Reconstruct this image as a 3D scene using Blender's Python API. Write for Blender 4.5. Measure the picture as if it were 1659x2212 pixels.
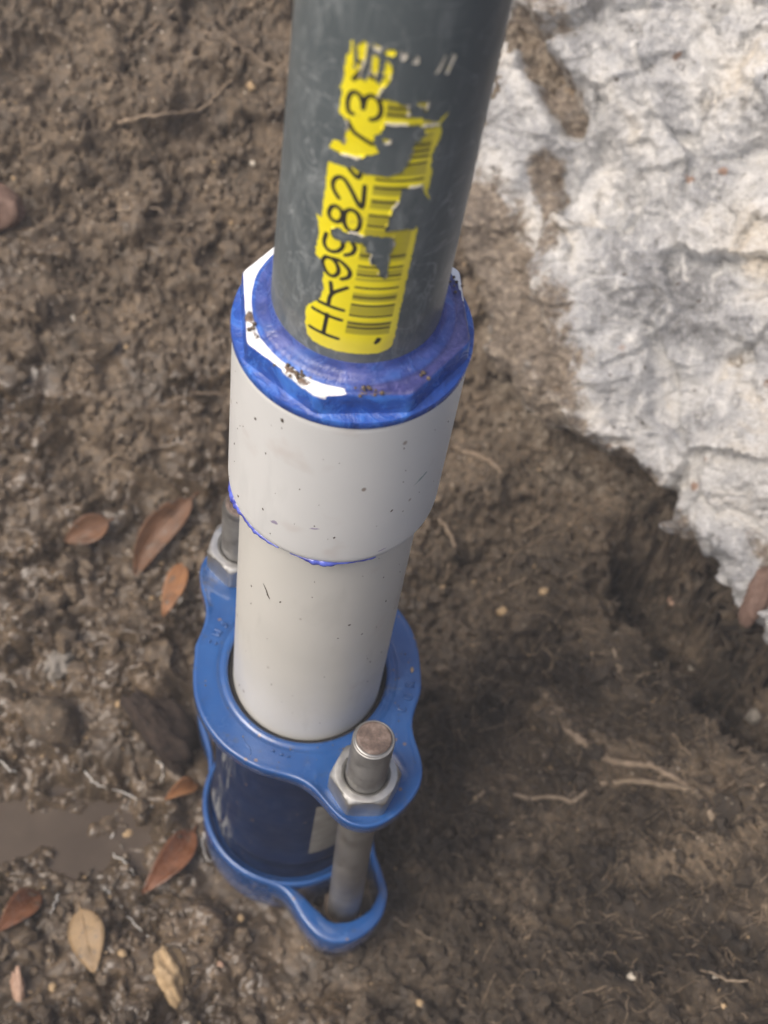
import bpy, bmesh, math, random
import numpy as np
from mathutils import Vector, Matrix, Euler
from mathutils.bvhtree import BVHTree

for o in list(bpy.data.objects): bpy.data.objects.remove(o)
scene = bpy.context.scene
COL = scene.collection
rng = np.random.default_rng(11)
random.seed(5)

# ------------------------------------------------------------------ camera
CAM_LOC = Vector((0.0, -0.2824, 0.5615))
CAM_EUL = Euler((0.5660, -0.1010, 0.0915), 'XYZ')
cam = bpy.data.cameras.new('camera')
cam.sensor_fit = 'VERTICAL'; cam.sensor_height = 36.0; cam.sensor_width = 27.0
cam.lens = 54.03
cam.clip_start = 0.01; cam.clip_end = 200.0
cam.dof.use_dof = True; cam.dof.focus_distance = 0.50; cam.dof.aperture_fstop = 13.5
cam_ob = bpy.data.objects.new('camera', cam); COL.objects.link(cam_ob)
cam_ob.location = CAM_LOC; cam_ob.rotation_euler = CAM_EUL
scene.camera = cam_ob

# ------------------------------------------------------------------ sky, sun, exposure
SUN_EL, SUN_AZ = math.radians(56), math.radians(-122)      # azimuth from +y towards +x
world = bpy.data.worlds.new('World'); scene.world = world; world.use_nodes = True
wn = world.node_tree.nodes; wl = world.node_tree.links
bg = wn['Background']; sky = wn.new('ShaderNodeTexSky'); sky.sky_type = 'NISHITA'
sky.sun_disc = False; sky.sun_elevation = SUN_EL; sky.sun_rotation = SUN_AZ
sky.air_density = 0.75; sky.dust_density = 7.0; sky.ozone_density = 0.0
wl.new(sky.outputs[0], bg.inputs[0]); bg.inputs[1].default_value = 0.15
sun = bpy.data.lights.new('sun', 'SUN'); sun.energy = 1.0; sun.angle = math.radians(32); sun.color = (1.0, 0.985, 0.96)
sun_ob = bpy.data.objects.new('sun', sun); COL.objects.link(sun_ob)
sd = Vector((math.sin(SUN_AZ) * math.cos(SUN_EL), math.cos(SUN_AZ) * math.cos(SUN_EL), math.sin(SUN_EL)))
sun_ob.rotation_euler = sd.to_track_quat('Z', 'Y').to_euler()
vs = scene.view_settings
vs.view_transform = 'Standard'; vs.look = 'None'; vs.gamma = 1.0; vs.use_curve_mapping = False
vs.exposure = 0.40
scene.render.engine = 'CYCLES'

# ------------------------------------------------------------------ helpers
def link_mesh(name, V, F, mat=None, parent=None, smooth=True, scale=0.001, attrs=None, mats=None, midx=None):
    me = bpy.data.meshes.new(name)
    V = np.asarray(V, dtype=np.float64) * scale
    if isinstance(F, np.ndarray):
        n, k = F.shape
        me.vertices.add(len(V)); me.vertices.foreach_set('co', V.astype(np.float32).ravel())
        me.loops.add(n * k); me.loops.foreach_set('vertex_index', F.astype(np.int32).ravel())
        me.polygons.add(n); me.polygons.foreach_set('loop_start', np.arange(0, n * k, k, dtype=np.int32))
        me.update(calc_edges=True); me.validate()
    else:
        me.from_pydata([tuple(v) for v in V], [], F)
        me.update()
    for an, av in (attrs or {}).items():
        a = me.attributes.new(an, 'FLOAT', 'POINT'); a.data.foreach_set('value', np.asarray(av, dtype=np.float32))
    for m in (mats or ([mat] if mat else [])): me.materials.append(m)
    if midx is not None: me.polygons.foreach_set('material_index', np.asarray(midx, dtype=np.int32))
    me.polygons.foreach_set('use_smooth', np.full(len(me.polygons), smooth))
    ob = bpy.data.objects.new(name, me); COL.objects.link(ob)
    if parent is not None: ob.parent = parent
    return ob

def tag(o, label=None, cat=None, group=None, kind=None):
    if label: o['label'] = label
    if cat: o['category'] = cat
    if group: o['group'] = group
    if kind: o['kind'] = kind
    return o

def empty(name, loc=(0, 0, 0)):
    o = bpy.data.objects.new(name, None); COL.objects.link(o); o.location = loc
    o.empty_display_size = 0.02
    return o

class Geo:
    """collects vertices and faces (mm)"""
    def __init__(s): s.V = []; s.F = []; s.M = []
    def add(s, V, F, m=0):
        b = len(s.V); s.V += [tuple(v) for v in V]
        for f in F: s.F.append(tuple(i + b for i in f)); s.M.append(m)
        return s
    def build(s, name, mat=None, parent=None, mats=None, smooth=True, scale=0.001):
        return link_mesh(name, s.V, s.F, mat, parent, smooth, scale, mats=mats, midx=s.M if mats else None)

def lathe(profile, n=128, closed=False, th0=0.0, shift=(0, 0)):
    V = []; F = []
    m = len(profile)
    for i in range(n):
        a = 2 * math.pi * i / n + th0; c, s = math.cos(a), math.sin(a)
        V += [(r * c + shift[0], r * s + shift[1], z) for r, z in profile]
    for i in range(n):
        j = (i + 1) % n
        for k in range(m if closed else m - 1):
            l = (k + 1) % m
            F.append((i * m + k, j * m + k, j * m + l, i * m + l))
    return V, F

def loft(rings, close=True):
    """rings: list of equal-length closed loops of points"""
    n = len(rings[0]); V = [p for r in rings for p in r]; F = []
    for k in range(len(rings) - 1):
        for i in range(n):
            j = (i + 1) % n
            F.append((k * n + i, k * n + j, (k + 1) * n + j, (k + 1) * n + i))
    return V, F

def smooth_path(P, sub=6):
    P = np.asarray(P, float)
    if len(P) < 3: 
        t = np.linspace(0, 1, sub * 2 + 1)[:, None]; return P[0] * (1 - t) + P[-1] * t
    Q = np.vstack([2 * P[0] - P[1], P, 2 * P[-1] - P[-2]]); out = []
    for i in range(1, len(Q) - 2):
        for k in range(sub):
            t = k / sub; a, b, c, d = Q[i - 1], Q[i], Q[i + 1], Q[i + 2]
            out.append(.5 * (2 * b + (c - a) * t + (2 * a - 5 * b + 4 * c - d) * t * t + (3 * b - 3 * c + d - a) * t ** 3))
    out.append(P[-1]); return np.array(out)

def tube(P, R, n=6):
    """tube along points P with radii R, capped"""
    P = np.asarray(P, float); m = len(P); R = np.broadcast_to(np.asarray(R, float), (m,))
    T = np.gradient(P, axis=0); T /= np.linalg.norm(T, axis=1)[:, None] + 1e-12
    ref = np.array([0.31, 0.22, 0.92]); V = []; F = []
    for i in range(m):
        u = np.cross(T[i], ref); u /= np.linalg.norm(u) + 1e-9; w = np.cross(T[i], u)
        for k in range(n):
            a = 2 * math.pi * k / n; V.append(P[i] + R[i] * (math.cos(a) * u + math.sin(a) * w))
    for i in range(m - 1):
        for k in range(n):
            l = (k + 1) % n; F.append((i * n + k, i * n + l, (i + 1) * n + l, (i + 1) * n + k))
    F.append(tuple(range(n - 1, -1, -1))); F.append(tuple((m - 1) * n + k for k in range(n)))
    return V, F

# ---- numpy noise
_PERM = np.random.default_rng(3).permutation(1024)
_ANG = np.random.default_rng(4).random(1024) * 2 * np.pi
_GX, _GY = np.cos(_ANG), np.sin(_ANG)
def _h(ix, iy): return _PERM[(_PERM[ix & 1023] + iy) & 1023]
def perlin(x, y):
    ix = np.floor(x).astype(np.int64); iy = np.floor(y).astype(np.int64); fx = x - ix; fy = y - iy
    u = fx * fx * fx * (fx * (fx * 6 - 15) + 10); v = fy * fy * fy * (fy * (fy * 6 - 15) + 10)
    def g(a, b):
        h = _h(ix + a, iy + b); return _GX[h] * (fx - a) + _GY[h] * (fy - b)
    a = g(0, 0) * (1 - u) + g(1, 0) * u; b = g(0, 1) * (1 - u) + g(1, 1) * u
    return 1.5 * (a * (1 - v) + b * v)
def fbm(x, y, oct=4, gain=.5, lac=2.03):
    r = 0; a = 1.0
    for i in range(oct):
        r = r + a * perlin(x + 17.3 * i, y - 9.1 * i); x = x * lac; y = y * lac; a *= gain
    return r
_JX = np.random.default_rng(8).random(1024); _JY = np.random.default_rng(9).random(1024); _JV = np.random.default_rng(10).random(1024)
def cells(x, y):
    """returns F1, F2, value of nearest cell"""
    ix = np.floor(x).astype(np.int64); iy = np.floor(y).astype(np.int64)
    f1 = np.full(x.shape, 9.0); f2 = np.full(x.shape, 9.0); val = np.zeros(x.shape)
    for a in (-1, 0, 1):
        for b in (-1, 0, 1):
            h = _h(ix + a, iy + b); d = np.hypot(ix + a + _JX[h] - x, iy + b + _JY[h] - y)
            nearer = d < f1
            f2 = np.where(nearer, f1, np.minimum(f2, d)); val = np.where(nearer, _JV[h], val); f1 = np.where(nearer, d, f1)
    return f1, f2, val
def facets(x, y):
    """height of randomly tilted flat facets, one per cell (cell units)"""
    ix = np.floor(x).astype(np.int64); iy = np.floor(y).astype(np.int64)
    f1 = np.full(x.shape, 9.0); h = np.zeros(x.shape)
    for a in (-1, 0, 1):
        for b in (-1, 0, 1):
            q = _h(ix + a, iy + b); dx = x - (ix + a + _JX[q]); dy = y - (iy + b + _JY[q]); d = np.hypot(dx, dy)
            z = (_JV[q] - .5) * .55 + .85 * (_GX[q] * dx + _GY[q] * dy)
            h = np.where(d < f1, z, h); f1 = np.minimum(f1, d)
    return h
def sstep(a, b, x):
    t = np.clip((x - a) / (b - a), 0, 1); return t * t * (3 - 2 * t)
def poly_sdf(X, Y, poly):
    """positive inside"""
    P = np.asarray(poly, float); d = np.full(X.shape, 1e9); ins = np.zeros(X.shape, bool)
    for i in range(len(P)):
        a = P[i]; b = P[(i + 1) % len(P)]; e = b - a
        t = np.clip(((X - a[0]) * e[0] + (Y - a[1]) * e[1]) / (e @ e + 1e-12), 0, 1)
        d = np.minimum(d, np.hypot(X - a[0] - t * e[0], Y - a[1] - t * e[1]))
        c = ((a[1] > Y) != (b[1] > Y))
        with np.errstate(divide='ignore', invalid='ignore'):
            xi = a[0] + (Y - a[1]) * e[0] / (e[1] if e[1] != 0 else 1e-12)
        ins ^= c & (X < xi)
    return np.where(ins, d, -d)
def line_dist(X, Y, pts):
    d = np.full(X.shape, 1e9); P = np.asarray(pts, float)
    for a, b in zip(P[:-1], P[1:]):
        e = b - a; t = np.clip(((X - a[0]) * e[0] + (Y - a[1]) * e[1]) / (e @ e + 1e-12), 0, 1)
        d = np.minimum(d, np.hypot(X - a[0] - t * e[0], Y - a[1] - t * e[1]))
    return d
def clip_grid(U, V, S, attrs):
    """triangle mesh of the grid region S>0 with exact cut edges. returns uv, tris, attrs"""
    ny, nx = U.shape; idx = {}; uv = []; at = {k: [] for k in attrs}; tris = []
    fu, fv, fs = U.ravel(), V.ravel(), S.ravel(); fa = {k: a.ravel() for k, a in attrs.items()}
    def node(i):
        k = idx.get(i)
        if k is None:
            k = idx[i] = len(uv); uv.append((fu[i], fv[i]))
            for n in at: at[n].append(fa[n][i])
        return k
    def cut(i, j):
        if i > j: i, j = j, i
        k = idx.get((i, j))
        if k is None:
            t = fs[i] / (fs[i] - fs[j]); k = idx[(i, j)] = len(uv)
            uv.append((fu[i] + t * (fu[j] - fu[i]), fv[i] + t * (fv[j] - fv[i])))
            for n in at: at[n].append(fa[n][i] + t * (fa[n][j] - fa[n][i]))
        return k
    ok = S > 0
    anyc = ok[:-1, :-1] | ok[1:, :-1] | ok[:-1, 1:] | ok[1:, 1:]
    for r, c in zip(*np.nonzero(anyc)):
        q = (r * nx + c, r * nx + c + 1, (r + 1) * nx + c + 1, (r + 1) * nx + c)
        for tri in ((q[0], q[1], q[2]), (q[0], q[2], q[3])):
            out = []
            for k in range(3):
                a, b = tri[k], tri[(k + 1) % 3]
                if fs[a] > 0: out.append(node(a))
                if (fs[a] > 0) != (fs[b] > 0): out.append(cut(a, b))
            if len(out) >= 3: tris.append(tuple(out))
    return np.array(uv), tris, at

# ---- pixel (in a 1659 x 2212 view of the photograph) to ray, used to read off where things lie on the ground
RC = CAM_EUL.to_matrix()
def pix_ray(vx, vy):
    d = RC @ Vector(((vx - 829.5) / 3319.6, -(vy - 1106.0) / 3319.6, -1.0)); return d.normalized()
def pix_plane(vx, vy, z):
    d = pix_ray(vx, vy); return CAM_LOC + d * ((z - CAM_LOC.z) / d.z)

# ------------------------------------------------------------------ materials
class Mat:
    def __init__(s, name, rough=.6, base=(.5, .5, .5), spec=.5, **kw):
        s.m = bpy.data.materials.new(name); s.m.use_nodes = True
        s.t = s.m.node_tree; s.n = s.t.nodes; s.b = s.n['Principled BSDF']
        s.b.inputs['Base Color'].default_value = (*base, 1); s.b.inputs['Roughness'].default_value = rough
        s.b.inputs['Specular IOR Level'].default_value = spec
        for k, v in kw.items(): s.b.inputs[k.replace('_', ' ')].default_value = v
        s._co = None
    def co(s):
        if s._co is None: s._co = s.n.new('ShaderNodeTexCoord').outputs['Object']
        return s._co
    def link(s, a, b): s.t.links.new(a, b)
    def noise(s, scale, detail=4, rough=.55, dist=0.0, stretch=None, off=None):
        n = s.n.new('ShaderNodeTexNoise'); n.inputs['Scale'].default_value = scale; n.inputs['Detail'].default_value = detail
        n.inputs['Roughness'].default_value = rough; n.inputs['Distortion'].default_value = dist
        v = s.co()
        if stretch or off:
            mp = s.n.new('ShaderNodeMapping'); s.link(v, mp.inputs[0])
            if stretch: mp.inputs['Scale'].default_value = stretch
            if off: mp.inputs['Location'].default_value = off
            v = mp.outputs[0]
        s.link(v, n.inputs['Vector']); return n.outputs['Fac']
    def voro(s, scale, out='Distance', feature='F1', stretch=None):
        n = s.n.new('ShaderNodeTexVoronoi'); n.inputs['Scale'].default_value = scale; n.feature = feature
        v = s.co()
        if stretch:
            mp = s.n.new('ShaderNodeMapping'); s.link(v, mp.inputs[0]); mp.inputs['Scale'].default_value = stretch; v = mp.outputs[0]
        s.link(v, n.inputs['Vector']); return n.outputs[out]
    def ramp(s, fac, stops, interp='LINEAR'):
        r = s.n.new('ShaderNodeValToRGB'); e = r.color_ramp.elements; r.color_ramp.interpolation = interp
        while len(e) < len(stops): e.new(.5)
        for el, (p, c) in zip(e, stops):
            el.position = p; el.color = (*c, 1) if len(c) == 3 else c
        s.link(fac, r.inputs[0]); return r.outputs[0]
    def mask(s, fac, lo, hi):
        n = s.n.new('ShaderNodeMapRange'); n.interpolation_type = 'SMOOTHSTEP'
        n.inputs[1].default_value = lo; n.inputs[2].default_value = hi; s.link(fac, n.inputs[0]); return n.outputs[0]
    def rng(s, fac, lo, hi, a, b):
        n = s.n.new('ShaderNodeMapRange'); n.inputs[1].default_value = lo; n.inputs[2].default_value = hi
        n.inputs[3].default_value = a; n.inputs[4].default_value = b; s.link(fac, n.inputs[0]); return n.outputs[0]
    def math(s, op, a, b=None):
        n = s.n.new('ShaderNodeMath'); n.operation = op
        for i, v in enumerate((a, b)):
            if v is None: continue
            if isinstance(v, (int, float)): n.inputs[i].default_value = v
            else: s.link(v, n.inputs[i])
        return n.outputs[0]
    def mix(s, fac, a, b, mode='MIX'):
        n = s.n.new('ShaderNodeMix'); n.data_type = 'RGBA'; n.blend_type = mode
        def put(sock, v):
            if isinstance(v, (int, float)): sock.default_value = v
            elif isinstance(v, tuple): sock.default_value = (*v, 1)
            else: s.link(v, sock)
        put(n.inputs[0], fac); put(n.inputs[6], a); put(n.inputs[7], b); return n.outputs[2]
    def attr(s, name):
        n = s.n.new('ShaderNodeAttribute'); n.attribute_name = name; return n.outputs['Fac']
    def sep(s):
        n = s.n.new('ShaderNodeSeparateXYZ'); s.link(s.co(), n.inputs[0]); return n.outputs
    def color(s, c): s.link(c, s.b.inputs['Base Color'])
    def rough(s, c): s.link(c, s.b.inputs['Roughness'])
    def bump(s, h, strength=.3, dist=.001):
        n = s.n.new('ShaderNodeBump'); n.inputs['Strength'].default_value = strength; n.inputs['Distance'].default_value = dist
        s.link(h, n.inputs['Height'])
        old = s.b.inputs['Normal'].links
        if old: s.link(old[0].from_socket, n.inputs['Normal'])
        s.link(n.outputs[0], s.b.inputs['Normal']); return s

# soil
def soil_mat(name, tint=(1, 1, 1)):
    m = Mat(name, .8, spec=.45)
    a = m.noise(38, 6, .62); b = m.noise(240, 5, .65); c = m.noise(1300, 3, .6)
    t = lambda c_: tuple(x * y for x, y in zip(c_, tint))
    col = m.ramp(a, [(.30, t((.070, .053, .035))), (.5, t((.136, .100, .064))), (.68, t((.208, .155, .101)))])
    col = m.mix(m.mask(b, .42, .62), m.mix(.55, col, t((.046, .038, .030))), col)
    col = m.mix(m.mask(b, .60, .72), col, t((.27, .210, .145)))
    col = m.mix(m.math('MULTIPLY', m.mask(c, .60, .70), .75), col, t((.38, .325, .255)))
    v = m.voro(420, 'Color'); vd = m.voro(420)
    sepc = m.n.new('ShaderNodeSeparateColor'); m.link(v, sepc.inputs[0])
    speck = m.math('MULTIPLY', m.mask(sepc.outputs[0], .93, .95), m.mask(vd, .30, .18))
    col = m.mix(speck, col, (.48, .42, .34))
    ck = m.math('ADD', m.attr('chalk'), m.math('MULTIPLY', m.math('SUBTRACT', m.noise(120, 6, .7), .5), 1.4))
    col = m.mix(m.mask(ck, .40, .66), col, m.ramp(m.noise(330, 5, .68), [(.34, (.085, .067, .048)), (.5, (.175, .142, .104)), (.64, (.27, .23, .178)), (.76, (.48, .45, .39))]))
    hm = m.attr('humus_shade'); col = m.mix(hm, col, m.mix(1.0, col, (.20, .188, .168), 'MULTIPLY'))  # dark humus and the right and front shade, both put into the colour
    wet = m.attr('wet')
    col = m.mix(m.math('MULTIPLY', wet, .75), col, m.mix(1.0, col, (.60, .57, .53), 'MULTIPLY'))
    m.color(col)
    wr = m.rng(b, .35, .65, .07, .36)
    r = m.n.new('ShaderNodeMix'); m.link(wet, r.inputs[0]); r.inputs[2].default_value = .88; m.link(wr, r.inputs[3]); m.rough(r.outputs[0])
    dryf = m.rng(wet, 0, 1, 1, .35); m.bump(m.math('MULTIPLY', b, dryf), .5, .0016); m.bump(m.math('MULTIPLY', c, dryf), .5, .0006)
    return m.m
M_SOIL = soil_mat('soil')

# ------------------------------------------------------------------ ground: excavated pit in brown soil
FLOOR = -0.186
def ramp(s, w): return w * np.logaddexp(0, s / w)
def base_z(x, y):
    back = 1.15 * ramp(y - 0.15 - .03 * np.sin(x * 9), .045)
    right = .74 * ramp(x - .085 - .02 * np.sin(y * 14 + 1), .03)
    right = right + 1.9 * ramp(x - .30, .03)  # steep right wall out of view, added to cut skylight
    left = .7 * ramp(-x - .42, .05); front = 1.3 * ramp(-y - .36, .04)  # front bank out of view, drawn close to the camera to block sky
    h = back + right + left + front
    top = .60
    return FLOOR + top * (1 - np.exp(-h / top * (1 + .0 * h)))
def base_at(vx, vy):
    d = pix_ray(vx, vy); p = CAM_LOC.copy()
    for _ in range(4000):
        p = p + d * .0006
        if p.z < float(base_z(np.float64(p.x), np.float64(p.y))): break
    return p
PUD = [pix_plane(a, b, FLOOR) for a, b in ((-60, 1625), (100, 1625), (190, 1680), (345, 1715), (335, 1830), (290, 1880), (200, 1905), (110, 1880), (40, 1900), (-60, 1900))]
PUD = [(p.x, p.y) for p in PUD]
def grow(a, b, core, n=70, far=8.0):
    c = np.arange(a, b + 1e-9, core); s = core * 1.11 ** np.arange(1, n + 1)
    out = np.cumsum(s); out = out[out < far]
    return np.concatenate([(a - out)[::-1], c, b + out])
gx = grow(-.27, .32, .00115); gy = grow(-.23, .44, .00125)
X, Y = np.meshgrid(gx, gy)
Zb = base_z(X, Y)
near = sstep(1.2, .5, np.hypot(X, Y - .1))
e = .004
nx = -(base_z(X + e, Y) - base_z(X - e, Y)) / (2 * e); ny = -(base_z(X, Y + e) - base_z(X, Y - e)) / (2 * e)
nl = np.sqrt(nx * nx + ny * ny + 1); nx /= nl; ny /= nl; nz = 1 / nl
pud = poly_sdf(X, Y, PUD) + .010 * fbm(X * 45, Y * 45, 4, .6)
wet = sstep(.10, -.02, X) * sstep(.34, .06, Y) * 1.1 + .25 * sstep(-.05, .05, fbm(X * 14, Y * 14, 3)) * sstep(.12, 0, X)
wet = np.clip(wet * (0.55 + .75 * sstep(-.25, .3, fbm(X * 25 + 4, Y * 25, 3))), 0, 1)
wet = np.maximum(wet, sstep(-.02, 0, pud))
def humus_shade_f(x, y): return np.clip(np.maximum(sstep(.0, .075, x + .012 * fbm(x * 30, y * 30, 2)) * sstep(.26, .08, y), sstep(-.075, -.135, y + .012 * fbm(x * 30, y * 30, 2)) * .9) * (.75 + .5 * fbm(x * 20 + 8, y * 20, 3)), 0, 1)  # mask of dark soil and painted shade on right bank and front
humus_shade = humus_shade_f(X, Y)
# surface coordinate that is not squeezed on the slope
SY = Y + .9 * (Zb - FLOOR)
wx = X + .006 * fbm(X * 60, SY * 60, 3); wy = SY + .006 * fbm(X * 60 + 40, SY * 60, 3)
D = .011 * fbm(X * 16, SY * 16, 3)
f1, f2, cv = cells(wx / .021, wy / .021)
D += .013 * (cv - .25) * np.sqrt(np.clip(1 - (f1 / .95) ** 2, 0, 1)) * (cv > .25)
f1, f2, cv = cells(wx / .0098 + 7, wy / .0098)
D += (.0042 - .0026 * wet) * cv * np.sqrt(np.clip(1 - (f1 / .9) ** 2, 0, 1)) * sstep(-.4, .25, fbm(X * 30, SY * 30 + 9, 2))
f1, f2, cv = cells(wx / .0155 + 3, wy / .0125 + 11)
D += .0072 * wet * (.3 + cv) * np.sqrt(np.clip(1 - (f1 / .85) ** 2, 0, 1))
f1, f2, cv = cells(wx / .0046, wy / .0046 + 31)
dry = 1 - .80 * wet
D += .0022 * cv * np.sqrt(np.clip(1 - (f1 / .9) ** 2, 0, 1)) * dry
D += .0016 * fbm(X * 330, SY * 330, 3) * dry
D += .0165 * humus_shade * (np.abs(fbm(X * 62, SY * 62 + 3, 5, .6)) - .3)
rid = 1 - np.abs(fbm(X * 45 + 3, SY * 45 + 5, 3)); D -= .007 * sstep(.94, 1.0, rid)
# ridge of soil over a thick root on the right bank
RIDGE = [(1195, 1545), (1250, 1600), (1330, 1640), (1420, 1655), (1490, 1700), (1540, 1760)]
rp = [base_at(a, b) for a, b in RIDGE]
rd = line_dist(X, Y, [(p.x, p.y) for p in rp]) + .003 * fbm(X * 90, Y * 90, 3)
D += .008 * sstep(.012, .003, rd)
rp2 = [base_at(a, b) for a, b in ((1390, 1870), (1500, 1865), (1640, 1835), (1720, 1800))]
rd2 = line_dist(X, Y, [(p.x, p.y) for p in rp2]) + .003 * fbm(X * 90, Y * 90 + 5, 3)
D += .007 * sstep(.012, .003, rd2)
humus_shade = humus_shade * (1 - .8 * np.maximum(sstep(.018, .004, rd), sstep(.020, .004, rd2)))
D -= .0175 * sstep(-.016, .022, pud)
# hollow under the lower right end of the rock
hl = [base_at(a, w) for a, w in ((1450, 1195), (1530, 1290), (1620, 1400), (1740, 1500))]
hd = line_dist(X, Y, [(p.x, p.y) for p in hl]) + .009 * fbm(X * 55, Y * 55, 4, .6)
HOL = .078 * sstep(.036, .005, hd)
# keep the soil clear of the coupling
rr = np.hypot(X, Y); lug = np.minimum(np.hypot(X - .030, Y + .046), np.hypot(X + .030, Y - .046))
keep = sstep(.062, .045, rr); keep = np.maximum(keep, sstep(.05, .03, lug)); D = D * (1 - .75 * keep) - .004 * keep
D *= near
V = np.stack([X + nx * D, Y + ny * D, Zb + nz * D - HOL], -1).reshape(-1, 3)
hz = HOL.ravel() / .078; jz = V[:, 2]; hz = hz * (1 - hz) * 4
V[:, 0] += .006 * hz * fbm(V[:, 1] * 90, jz * 90, 4, .6); V[:, 1] += .006 * hz * fbm(V[:, 0] * 90 + 7, jz * 90, 4, .6)
R_, C_ = X.shape
i = np.arange(R_ * C_).reshape(R_, C_)
F = np.stack([i[:-1, :-1], i[:-1, 1:], i[1:, 1:], i[1:, :-1]], -1).reshape(-1, 4)
chalk = np.zeros_like(X)
ground = link_mesh('ground', V, F, M_SOIL, scale=1, attrs={'wet': wet.ravel(), 'humus_shade': humus_shade.ravel(), 'chalk': chalk.ravel()})
tag(ground, 'dug out pit of brown damp soil with crumbly clods', kind='structure')
# a coarser copy of the same surface for finding where things rest
ci = np.nonzero((gx > -.45) & (gx < .55))[0][::3]; ri = np.nonzero((gy > -.4) & (gy < .75))[0][::3]
G = V.reshape(R_, C_, 3)[np.ix_(ri, ci)]; r2, c2 = G.shape[:2]
j = np.arange(r2 * c2).reshape(r2, c2)
BV = BVHTree.FromPolygons([tuple(v) for v in G.reshape(-1, 3)], [tuple(q) for q in np.stack([j[:-1, :-1], j[:-1, 1:], j[1:, 1:], j[1:, :-1]], -1).reshape(-1, 4).tolist()])
def at(vx, vy):
    h = BV.ray_cast(CAM_LOC, pix_ray(vx, vy))
    if h[0] is None:
        p = pix_plane(vx, vy, FLOOR); return p, Vector((0, 0, 1))
    n = h[1]
    if n.z < 0: n = -n
    return h[0], n
def drop(x, y):
    h = BV.ray_cast(Vector((x, y, 1.5)), Vector((0, 0, -1)))
    return (h[0], h[1] if h[1].z > 0 else -h[1]) if h[0] is not None else (Vector((x, y, FLOOR)), Vector((0, 0, 1)))

# chalky dust and crushed limestone washed down beside the boulder
def paint_chalk():
    q = [at(a, w) for a, w in ((1015, -40), (1230, -40), (1240, 500), (1260, 900), (1450, 1050), (1560, 1260), (1440, 1190), (1250, 1060), (1090, 940), (1010, 820), (990, 600), (1000, 300))]
    s = poly_sdf(X, Y, [(p.x, p.y) for p, n_ in q]); ch = sstep(-.030, .022, s + .010 * fbm(X * 25, Y * 25, 3)) * .62 
    ground.data.attributes['chalk'].data.foreach_set('value', ch.astype(np.float32).ravel())
paint_chalk()
# puddle
m = Mat('muddy_water', .03, (.150, .112, .078), spec=.6, IOR=1.33)
m.color(m.ramp(m.noise(26, 4), [(.35, (.062, .047, .034)), (.65, (.092, .071, .052))])); m.bump(m.noise(90, 2), .06, .002)
pc = np.array(PUD).mean(0); n = 72; WZ = FLOOR - .0045
pv = [(pc[0], pc[1], WZ)] + [(pc[0] + (.115) * math.cos(2 * math.pi * k / n), pc[1] + .080 * math.sin(2 * math.pi * k / n), WZ) for k in range(n)]
tag(link_mesh('water', pv, [(0, k + 1, (k + 1) % n + 1) for k in range(n)], m.m, scale=1), 'shallow puddle of muddy brown water at lower left', kind='structure')

# ------------------------------------------------------------------ rock
def rock_mat():
    m = Mat('limestone', .85, spec=.3)
    a = m.noise(15, 7, .62, .6); b = m.noise(85, 7, .65, .5, stretch=(1.6, .8, 1)); c = m.noise(620, 4, .6)
    col = m.ramp(a, [(.34, (.19, .193, .197)), (.45, (.33, .335, .338)), (.55, (.49, .485, .465)), (.66, (.50, .455, .38))])
    col = m.mix(m.mask(b, .52, .74), col, (.60, .595, .57))
    col = m.mix(m.math('MULTIPLY', m.mask(b, .44, .33), .75), col, (.16, .158, .153))
    col = m.mix(m.math('MULTIPLY', m.mask(c, .53, .64), .28), col, (.68, .68, .67))
    col = m.mix(m.math('MULTIPLY', m.mask(c, .45, .34), .40), col, (.15, .14, .125))
    v = m.voro(150, 'Color'); vd = m.voro(150); sc = m.n.new('ShaderNodeSeparateColor'); m.link(v, sc.inputs[0])
    col = m.mix(m.math('MULTIPLY', m.mask(sc.outputs[0], .978, .982), m.mask(vd, .50, .25)), col, (.27, .185, .14))
    col = m.mix(m.math('MULTIPLY', m.mask(sc.outputs[1], .93, .94), m.mask(vd, .26, .14)), col, (.10, .09, .08))
    dn = m.noise(75, 8, .72, .5); dirt = m.math('ADD', m.attr('dirt'), m.math('MULTIPLY', m.math('SUBTRACT', dn, .5), 2.4))
    sc2 = m.ramp(m.noise(300, 5, .65), [(.34, (.075, .058, .042)), (.50, (.145, .115, .085)), (.62, (.235, .19, .14)), (.74, (.40, .35, .28))])
    col = m.mix(m.math('MULTIPLY', m.mask(dirt, .22, .78), .93), col, sc2)
    m.color(col); m.bump(b, .5, .0026); m.bump(c, .5, .0011)
    return m.m
M_ROCK = rock_mat()
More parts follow.
